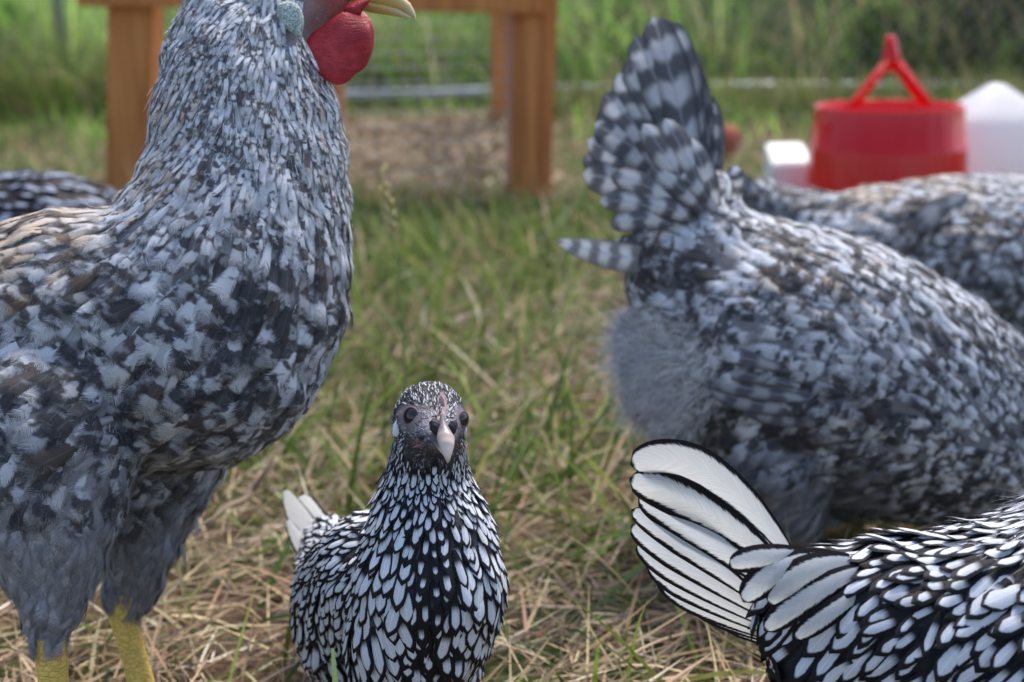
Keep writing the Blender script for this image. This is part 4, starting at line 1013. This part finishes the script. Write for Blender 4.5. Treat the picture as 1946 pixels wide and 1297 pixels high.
M_HEAD = feather_mat('head_feather', 'laced', .0, pale=(.62, .63, .68), darkc=(.018, .017, .022))
small_hen()

# ---- laced hen at the right edge, tail towards us
def right_hen():
    b = Bird('bantam_hen', .56, 'black-laced white hen at the lower right showing its fanned white tail', 'chicken', 'black-laced white bantams', (1850, 1700), .0018, .0008)
    b.chain([(1510, 1120, 56, 0), (1590, 1150, 104, 0), (1700, 1185, 165, 0), (1830, 1215, 205, 0), (1960, 1215, 242, 0), (2050, 1130, 200, 0), (2130, 1060, 125, 0), (2130, 960, 90, 0), (2140, 880, 76, 0)], .95)
    b.chain([(1480, 1180, 40, 0), (1540, 1240, 80, 0), (1640, 1320, 120, 0), (1760, 1370, 120, 0)], .9)
    b.chain([(1790, 1420, 90, -.02), (1800, 1500, 45, -.02)]); b.chain([(1880, 1420, 90, .03), (1890, 1500, 45, .03)])
    leg_chain(b, (1800, 1510, -.02), (0, 0), 0, .0042, .005); leg_chain(b, (1890, 1510, .03), (0, 0), 0, .0042, .005)
    b.build(M_BODY, body_col(BLACK))
    g = [(1540, 1060, 188, 90, 36, .45, .0, 1, 0), (1650, 1040, 185, 66, 26, .34, 0, 1, 0), (1780, 1020, 186, 60, 24, .34, 0, 1, 0), (1920, 1010, 190, 60, 24, .3, 0, 1, 0), (1560, 1140, 225, 110, 44, .30, 0, 1, 0),
         (1640, 1130, 222, 84, 38, .25, 0, 1, 0), (1740, 1110, 206, 64, 27, .42, 0, 1, 0), (1850, 1080, 205, 60, 28, .40, 0, 1, 0), (1930, 1110, 212, 78, 40, .16, 0, 1, 0), (1900, 1180, 222, 76, 36, .22, 0, 1, 0),
         (1650, 1220, 232, 90, 34, .35, 0, 1, 0), (1560, 1220, 245, 90, 36, .42, 0, 1, 0), (1780, 1190, 220, 70, 28, .50, 0, 1, 0), (1760, 1270, 215, 90, 34, .35, 0, 1, 0), (1860, 1270, 225, 80, 36, .2, 0, 1, 0), (1500, 1200, 215, 70, 26, .8, 0, 1, 0), (2000, 1000, 230, 60, 12, .3, 0, 1, 0), (2100, 950, 260, 60, 14, .2, 0, 1, 0)]
    g = [(*q[:5], min(.9, q[5]+.12), *q[6:]) for q in g]
    k = lambda b, p, nr: ~leg_mask(b, p, .008)
    _, n = b.plumage(g, M_LACE, 'lace', .27, k, 'plumage', 50000, .13, 10, .30, .24, .06, 1.0, .20, .06, 1.28)
    print('right hen', n)
    # tail fan
    T = [  # base, point near the middle, tip, visible width
        ((1500, 1062), (1345, 905), (1196, 888), 74), ((1478, 1090), (1335, 985), (1190, 922), 50), ((1470, 1130), (1335, 1032), (1208, 950), 44), ((1462, 1165), (1318, 1060), (1196, 976), 32),
        ((1455, 1180), (1300, 1082), (1196, 1006), 34), ((1455, 1195), (1293, 1106), (1210, 1038), 31), ((1460, 1210), (1312, 1136), (1232, 1078), 32), ((1470, 1222), (1338, 1166), (1258, 1118), 28), ((1490, 1232), (1390, 1192), (1312, 1156), 26), ((1500, 1240), (1430, 1212), (1365, 1186), 22)]
    for i, (a, m, t, wd) in enumerate(T):
        k_ = 1.15 if i == 0 else 1.65
        up = (k_-1)*wd*.35; a, m, t = [(q[0]+up*.5, q[1]-up) for q in (a, m, t)]
        m = (2*m[0]-.5*(a[0]+t[0]), 2*m[1]-.5*(a[1]+t[1]))
        b.quill((*a, -.010+.0022*i), (*m, -.012+.0024*i), (*t, -.008+.0026*i), wd*k_, M_LACEQ, fa=(None, .22 if i < 1 else .40, .5 if i < 2 else .15, 1), tilt=-.25, camber=.12)
    for i, (a, m, t, wd) in enumerate(T[:7]):      # the far half of the fan
        m = (2*m[0]-.5*(a[0]+t[0]), 2*m[1]-.5*(a[1]+t[1]))
        b.quill((*a, .014+.002*i), (m[0]+8, m[1]+14, .020+.003*i), (t[0]+22, t[1]+18, .026+.003*i), wd*1.4, M_LACEQ, fa=(None, .4, .1, 1), tilt=.3, camber=.15)
    for (a, m, t, wd) in [((1555, 1062), (1470, 1050), (1385, 1075), 60), ((1580, 1062), (1480, 1060), (1412, 1145), 72), ((1615, 1070), (1530, 1065), (1462, 1150), 76), ((1640, 1085), (1560, 1110), (1452, 1200), 68), ((1660, 1110), (1600, 1150), (1510, 1215), 54)]:
        b.quill((*a, -.016), (*m, -.030), (*t, -.024), wd, M_LACEQ, 'covert_feather', 'round', fa=(None, .50, .05, 1), tilt=0, camber=.3)
    b.fluff([(1540, 1040, 170, 40, 9, .4, 0, 1, 0), (1500, 1200, 230, 40, 9, .4, 0, 1, 0)], M_DOWN, 700, lambda b, p, nr: ell(*b.opix(p), (1530, 1060, 50, 50)) < 1, .011, .0001, .5, 20, 'down', (.08, .075, .08), .5)
    fk = lambda b, p, nr: (b.opix(p)[0] > 1890) & (b.opix(p)[1] < 1040)
    b.fluff([(2000, 1000, 215, 60, 12, .3, 0, 1, 0), (2100, 950, 240, 60, 14, .2, 0, 1, 0)], M_DOWN, 1600, fk, .022, .00022, .12, 8, 'hackle', (.45, .46, .5), .7)
    n_ = simple('bantam_bill', (.6, .5, .42), .4, .4)
    bm = bmesh.new(); tube(bm, [b.pt(2200, 880), b.pt(2235, 886), b.pt(2262, 900)], [.006, .004, .0006], 12); link('beak', bm_mesh('beak', bm), n_, b.root)
    e = eye(b, (2160, 868), -.0155, 13, (.05, .012, .006), -FWD); eye(b, (2160, 868), .0155, 13, (.05, .012, .006), FWD)
right_hen()

# ---- grey barred hen with raised tail
def grey_hen(back=False):
    b = Bird('grey_hen', .88, 'grey barred hen with raised fan tail bending down at the right', 'chicken', 'grey barred chickens', (1600, 1148), .0032, .0009)
    b.chain([(1345, 385, 60, 0), (1325, 450, 105, 0), (1330, 520, 140, 0), (1400, 600, 190, 0), (1460, 655, 236, 0), (1560, 700, 256, 0), (1680, 745, 240, 0), (1800, 795, 205, 0), (1900, 850, 165, 0), (1980, 890, 120, 0), (2060, 950, 85, 0), (2110, 1010, 62, 0), (2130, 1050, 50, 0)], .9)
    b.chain([(1230, 640, 60, 0), (1270, 720, 90, 0), (1370, 800, 110, 0), (1450, 860, 110, 0)], .9)
    b.chain([(1200, 470, 26, 0), (1260, 480, 60, 0), (1320, 500, 90, 0)], .8)
    b.chain([(1480, 900, 100, -.03), (1500, 970, 70, -.03), (1520, 1010, 36, -.03)]); b.chain([(1560, 900, 95, .05), (1580, 970, 60, .05), (1590, 1000, 36, .05)])
    leg_chain(b, (1520, 1020, -.03), (0, 0), -5, .007, .008); leg_chain(b, (1590, 1010, .05), (0, 0), -5, .007, .008)
    b.build(M_BODY, body_col(GREY))
    g = [(1350, 380, 115, 60, 32, .35, .1, 1.6, 0), (1200, 470, 172, 90, 36, .55, .1, 3.2, 0), (1260, 520, 150, 80, 34, .60, .1, 2.4, 0), (1380, 420, 140, 64, 30, .34, .15, 1.6, 0), (1500, 460, 148, 62, 26, .28, .35, 1.6, 0), (1620, 500, 145, 62, 24, .30, .3, 1.6, 0),
         (1230, 600, 165, 70, 30, .52, .1, 2, 0), (1380, 560, 165, 64, 30, .50, .15, 1.7, 0), (1500, 560, 165, 62, 28, .52, .35, 1.7, 0), (1640, 590, 150, 60, 26, .40, .25, 1.6, 0), (1760, 620, 138, 60, 22, .36, .05, 1.6, 0), (1860, 740, 128, 56, 20, .34, .0, 1.6, 0), (1930, 800, 130, 50, 18, .34, 0, 1.6, 0),
         (1330, 650, 185, 74, 34, .5, .05, 1.5, 0), (1480, 660, 175, 66, 32, .42, .05, 1.6, 0), (1620, 690, 165, 58, 30, .42, .05, 1.5, 0), (1250, 750, 205, 70, 34, .42, .0, 1, 0), (1400, 800, 200, 70, 38, .58, .0, 1.3, 0),
         (1560, 800, 190, 64, 36, .66, .0, 1.5, 0), (1700, 800, 170, 56, 32, .66, .0, 1.5, 0), (1830, 850, 150, 50, 22, .42, .0, 1.6, 0), (1500, 920, 215, 64, 36, .72, .1, 1.2, 0), (1700, 920, 190, 56, 32, .75, .05, 1.3, 0), (1860, 940, 170, 46, 22, .48, 0, 1.6, 0), (2000, 900, 140, 46, 18, .4, 0, 1.6, 0)]
    fl = lambda b, p, nr: (b.opix(p)[0] < 1240+rng.normal(0, 15, len(p))) & (b.opix(p)[1] > 620+rng.normal(0, 15, len(p)))
    k = lambda b, p, nr: ~leg_mask(b, p, .009) & ~fl(b, p, nr)
    g = [(*q[:5], min(.9, q[5]+.07), *q[6:]) for q in g]
    belly = lambda b, p, nr: (b.opix(p)[1] > 880+rng.normal(0, 25, len(p))) & (b.opix(p)[0] < 1720) | (b.opix(p)[1] > 640) & (b.opix(p)[0] < 1330)
    _, n = b.plumage(g, M_BARH, 'round', .27, lambda b, p, nr: k(b, p, nr) & ~belly(b, p, nr), 'plumage', 40000, .10, 14, .25, .36, .03, 1.28, .2, .12, 1.02)
    b.plumage(g, M_SOFT, 'round', .27, lambda b, p, nr: ~leg_mask(b, p, .009) & belly(b, p, nr), 'belly_plumage', 15000, .13, 15, .25, .30, .06, 1.0, .2, .05, 1.1)
    print('grey hen', n)
    for i, (a, m, t, wd) in enumerate([((1585, 800), (1500, 800), (1408, 772), 50), ((1560, 780), (1450, 780), (1352, 740), 50), ((1540, 760), (1420, 745), (1305, 704), 50), ((1520, 735), (1390, 705), (1264, 670), 50), ((1500, 705), (1370, 665), (1232, 640), 52)]):
        b.on([a, m, t], M_BARQ, wd*.8, lift=.0026+.0008*i, fa=(None, .8, .1, 4))
    gf = [(1200, 650, 185, 50, 30, .4, 0, 1, 0), (1250, 780, 225, 50, 30, .4, 0, 1, 0), (1450, 900, 230, 50, 30, .4, 0, 1, 0)]
    fk = lambda b, p, nr: ell(*b.opix(p), (1235, 715, 125, 125)) < 1+rng.normal(0, .25, len(p))
    b.fluff(gf, M_DOWN, 26000, fk, .021, .00011, .7, 45, 'down', (.60, .60, .62), .30, .5)
    fk2 = lambda b, p, nr: (b.opix(p)[1] > 860) & (b.opix(p)[0] < 1700)
    b.fluff(gf, M_DOWN, 5000, fk2, .016, .0002, .4, 30, 'belly_down', (.13, .13, .15), .25, .1)
    tips = [(1332, 235), (1326, 165), (1308, 110), (1290, 70), (1272, 44), (1243, 30), (1214, 56), (1194, 95), (1170, 138), (1150, 180), (1132, 224), (1119, 270), (1112, 318)]
    for i, (tx, ty) in enumerate(tips):
        bx = 1350-4*i; mx, my = bx+(tx-bx)*.45+6, 385+(ty-385)*.55-6; o_ = abs(i-5)
        b.quill((bx, 388, -.004+.0016*o_), (mx+rng.normal(0, 3), my, -.010+.0022*o_), (tx+rng.normal(0, 5), ty+8+rng.normal(0, 7), -.012+.0026*o_), 64 if i < 3 else 78, M_BARQ, fa=(None, .12, .05, 4.4), tilt=-.15, camber=.10)
    for i, (tx, ty) in enumerate(tips[1:12:2]):
        b.quill((1352, 388, .022), (tx+22, ty*.5+200, .030+.002*i), (tx+10, ty+14, .034+.002*i), 80, M_BARQ, fa=(None, .65, .05, 3.6), tilt=.2, camber=.1)
    for (a, m, t, wd) in [((1335, 405), (1285, 320), (1222, 236), 62), ((1350, 400), (1322, 320), (1262, 226), 60), ((1362, 395), (1350, 330), (1305, 262), 50), ((1310, 420), (1240, 340), (1160, 335), 54), ((1295, 430), (1220, 370), (1140, 385), 52), ((1300, 440), (1230, 395), (1160, 432), 50),
                          ((1395, 380), (1415, 330), (1385, 318), 34), ((1360, 400), (1330, 345), (1275, 330), 46), ((1320, 430), (1280, 380), (1200, 395), 50), ((1345, 415), (1300, 350), (1235, 318), 52)]:
        b.quill((*a, -.030), (*m, -.046), (*t, -.036), wd, M_BARQ, 'covert_feather', 'round', fa=(None, .30, .05, 2.6), tilt=0, camber=.35)
    b.quill((1270, 500, -.02), (1150, 488, -.03), (1056, 458, -.03), 66, M_BARQ2, 'wing_tip_feather', 'hackle', fa=(None, .30, .05, 5.5), camber=.3, label='pointed pale feather with dark bars')
    bk = simple('hen_beak', (.5, .36, .14), .4, .4); tp = b.pt(2135, 1060)
    bm = bmesh.new(); tube(bm, [b.pt(2140, 1085), b.pt(2146, 1108), b.pt(2150, 1128)], [.008, .005, .0008], 12); link('beak', bm_mesh('beak', bm), bk, b.root)
    eye(b, (2135, 1050), -.0165, 12, (.35, .12, .03), -FWD); eye(b, (2135, 1050), .0165, 12, (.35, .12, .03), FWD)
grey_hen()

def back_hen():
    b = Bird('grey_hen', 1.2, 'grey barred hen grazing behind the raised-tail hen, its back below the red feeder', 'chicken', 'grey barred chickens', (1900, 808), .0045, .0010)
    b.chain([(1430, 395, 55, .02), (1500, 420, 62, .02), (1590, 465, 92, 0), (1680, 510, 158, 0), (1800, 520, 186, 0), (1930, 530, 198, 0), (2060, 540, 190, 0), (2160, 600, 130, 0), (2230, 680, 80, 0), (2260, 740, 55, 0)], .9)
    b.chain([(1850, 650, 90, -.03), (1860, 720, 40, -.03)]); b.chain([(1950, 650, 90, .03), (1960, 720, 40, .03)])
    leg_chain(b, (1860, 730, -.03), (0, 0), 0, .007, .008); leg_chain(b, (1960, 730, .03), (0, 0), 0, .007, .008)
    b.build(M_BODY, body_col(GREY))
    g = [(1430, 370, 170, 60, 26, .55, .1, 1.5, 0), (1560, 400, 165, 50, 24, .5, .05, 1.5, 0), (1680, 370, 170, 44, 20, .32, .8, 1.6, 0), (1800, 345, 175, 40, 16, .32, .6, 1.6, 0), (1930, 340, 178, 40, 16, .25, .3, 1.6, 0), (1640, 450, 180, 44, 24, .5, .1, 1.5, 0),
         (1780, 410, 195, 50, 22, .70, .0, 1.6, 0), (1900, 440, 190, 40, 20, .48, .45, 1.6, 0), (1800, 520, 190, 40, 20, .55, .3, 1.6, 0), (1930, 560, 190, 38, 20, .62, .0, 1.6, 0), (1900, 660, 190, 38, 20, .78, .0, 1.5, 0)]
    k = lambda b, p, nr: ~leg_mask(b, p, .009)
    b.plumage(g, M_BARH, 'round', .30, k, 'plumage', 30000, .11, 13, .25, .34, .04, 1.2, .2, .12, 1.1)
    for m, t, wd in [((1420, 360), (1372, 330), 46), ((1430, 370), (1365, 360), 44), ((1430, 385), (1375, 390), 40)]:
        b.quill((1500, 400, .0), (*m, .0), (*t, .0), wd, M_BARQ, fa=(None, .75, 0, 5), camber=.2)
    b.quill((1840, 372, -.055), (1780, 385, -.085), (1745, 440, -.085), 44, M_BARQ, 'wing_feather', 'tail', fa=(None, .95, 0, 2), camber=.2)
    bm = bmesh.new(); tube(bm, [b.pt(2270, 770), b.pt(2276, 790), b.pt(2280, 804)], [.008, .005, .0008], 12); link('beak', bm_mesh('beak', bm), simple('far_hen_beak', (.5, .36, .14), .4, .4), b.root)
    eye(b, (2262, 735), -.0235, 10, (.35, .12, .03), -FWD)
back_hen()

def left_bird():
    b = Bird('black_hen', 1.25, 'blue-black hen with pale streaked feathers half hidden behind the rooster at the left edge', 'chicken', None, (20, 800), .0045)
    b.chain([(250, 520, 60, 0), (180, 465, 108, 0), (90, 460, 132, 0), (-20, 470, 142, 0), (-140, 480, 130, 0), (-230, 420, 80, 0), (-260, 330, 50, 0), (-270, 290, 40, 0)], .95)
    b.chain([(0, 600, 70, -.02), (0, 660, 36, -.02)]); b.chain([(60, 600, 70, .02), (60, 660, 36, .02)])
    leg_chain(b, (0, 670, -.02), (0, 0), 180, .006, .007); leg_chain(b, (60, 670, .02), (0, 0), 180, .006, .007)
    b.build(M_BODY, body_col(BLACK))
    g = [(0, 350, 10, 60, 15, .55, 0, 1, 0), (100, 350, -8, 60, 15, .6, 0, 1, 0), (200, 400, -25, 60, 15, .6, 0, 1, 0), (60, 440, -12, 60, 15, .6, 0, 1, 0), (-150, 400, 20, 50, 14, .6, 0, 1, 0), (0, 560, -20, 60, 15, .8, 0, 1, 0)]
    b.plumage(g, M_LACED, 'lace', .33, lambda b, p, nr: ~leg_mask(b, p, .008), 'plumage', 20000, .11, 12, .3, .4, .05)
    bm = bmesh.new(); tube(bm, [b.pt(-305, 290), b.pt(-325, 294), b.pt(-340, 304)], [.008, .005, .0008], 12); link('beak', bm_mesh('beak', bm), simple('black_hen_beak', (.3, .28, .25), .4, .4), b.root)
    eye(b, (-280, 282), -.018, 9, (.2, .06, .02), -FWD)
M_LACED = feather_mat('streaked_feather', 'laced', .1, pale=(.42, .47, .60), darkc=(.012, .013, .022))
left_bird()

# ------------------------------------------------------------------ single grass plants
def stalk(px, y0, y1, D):
    a = P(px, y0, D); bm = bmesh.new(); g = G(px, y0+0, 0) if y0 > 0 else a
    top = P(px-14, y1, D); base = np.array((a[0], a[1], 0.)) ; base = P(px+8, y0, D); base[2] = 0
    pts = [base*(1-t)+top*t+np.array((.006*math.sin(t*3), 0, 0)) for t in np.linspace(0, 1, 9)]
    root = empty('seeding_grass', base); tag(root, 'single tall grass stalk with a pale seed head between rooster and grey hen', 'grass stalk')
    tube(bm, pts, list(np.linspace(.0014, .0008, 9)), 6); link('stem', bm_mesh('stem', bm), simple('stalk_green', (.20, .26, .08), .6, .3), root)
    bm = bmesh.new(); d = norm(pts[-1]-pts[-2])
    for k in range(16):
        c = top+d*(.0028*k-.012)+np.array((rng.normal(0, .0016), rng.normal(0, .0016), 0))
        bmesh.ops.create_icosphere(bm, subdivisions=1, radius=1, matrix=Matrix.Translation(c) @ Matrix.Diagonal((.0018, .0018, .0042, 1)))
    link('seed_head', bm_mesh('seed', bm), simple('seed_husk', (.50, .42, .20), .8, .2), root)
stalk(752, 720, 400, 1.02)
def front_blade():
    t = P(630, 1232, .545); base = np.array((t[0]-.004, t[1]-.01, 0.0)); s = np.linspace(0, 1, 10)[:, None]
    c = base*(1-s)+t*s+np.array((.003, 0, 0))*np.sin(s*3); w_ = (.0015*(1-s**6*.55))
    V = np.stack([c-RIGHT*w_, c+RIGHT*w_-FWD*.0006, ], 1).reshape(-1, 3)
    idx = np.arange(20).reshape(10, 2); F = np.stack([idx[:-1, 0], idx[:-1, 1], idx[1:, 1], idx[1:, 0]], -1)
    a = np.tile((.26, .40, .16, 1.), (20, 1))
    tag(link('grass_blade', mesh_np('blade', V, F, True, None, {'col': a}), M_BLADE), 'single cut green grass blade standing in front of the small laced hen', 'grass blade')
front_blade()
def twig():
    a = G(395, 1005, .03); bb = G(500, 905, .045); bm = bmesh.new()
    pts = [a*(1-t)+bb*t+np.array((0, 0, .004*math.sin(t*7))) for t in np.linspace(0, 1, 9)]
    tube(bm, pts, list(np.linspace(.0016, .0028, 9)), 7)
    tube(bm, [pts[6], pts[6]+np.array((.012, .01, .016)), pts[6]+np.array((.018, .02, .03))], [.0018, .0012, .0006], 6)
    tag(link('twig', bm_mesh('twig', bm), simple('dead_twig', (.26, .19, .14), .9, .2, 200, .4, .5)), 'dead brown twig lying in the grass behind the rooster', 'twig')
twig()
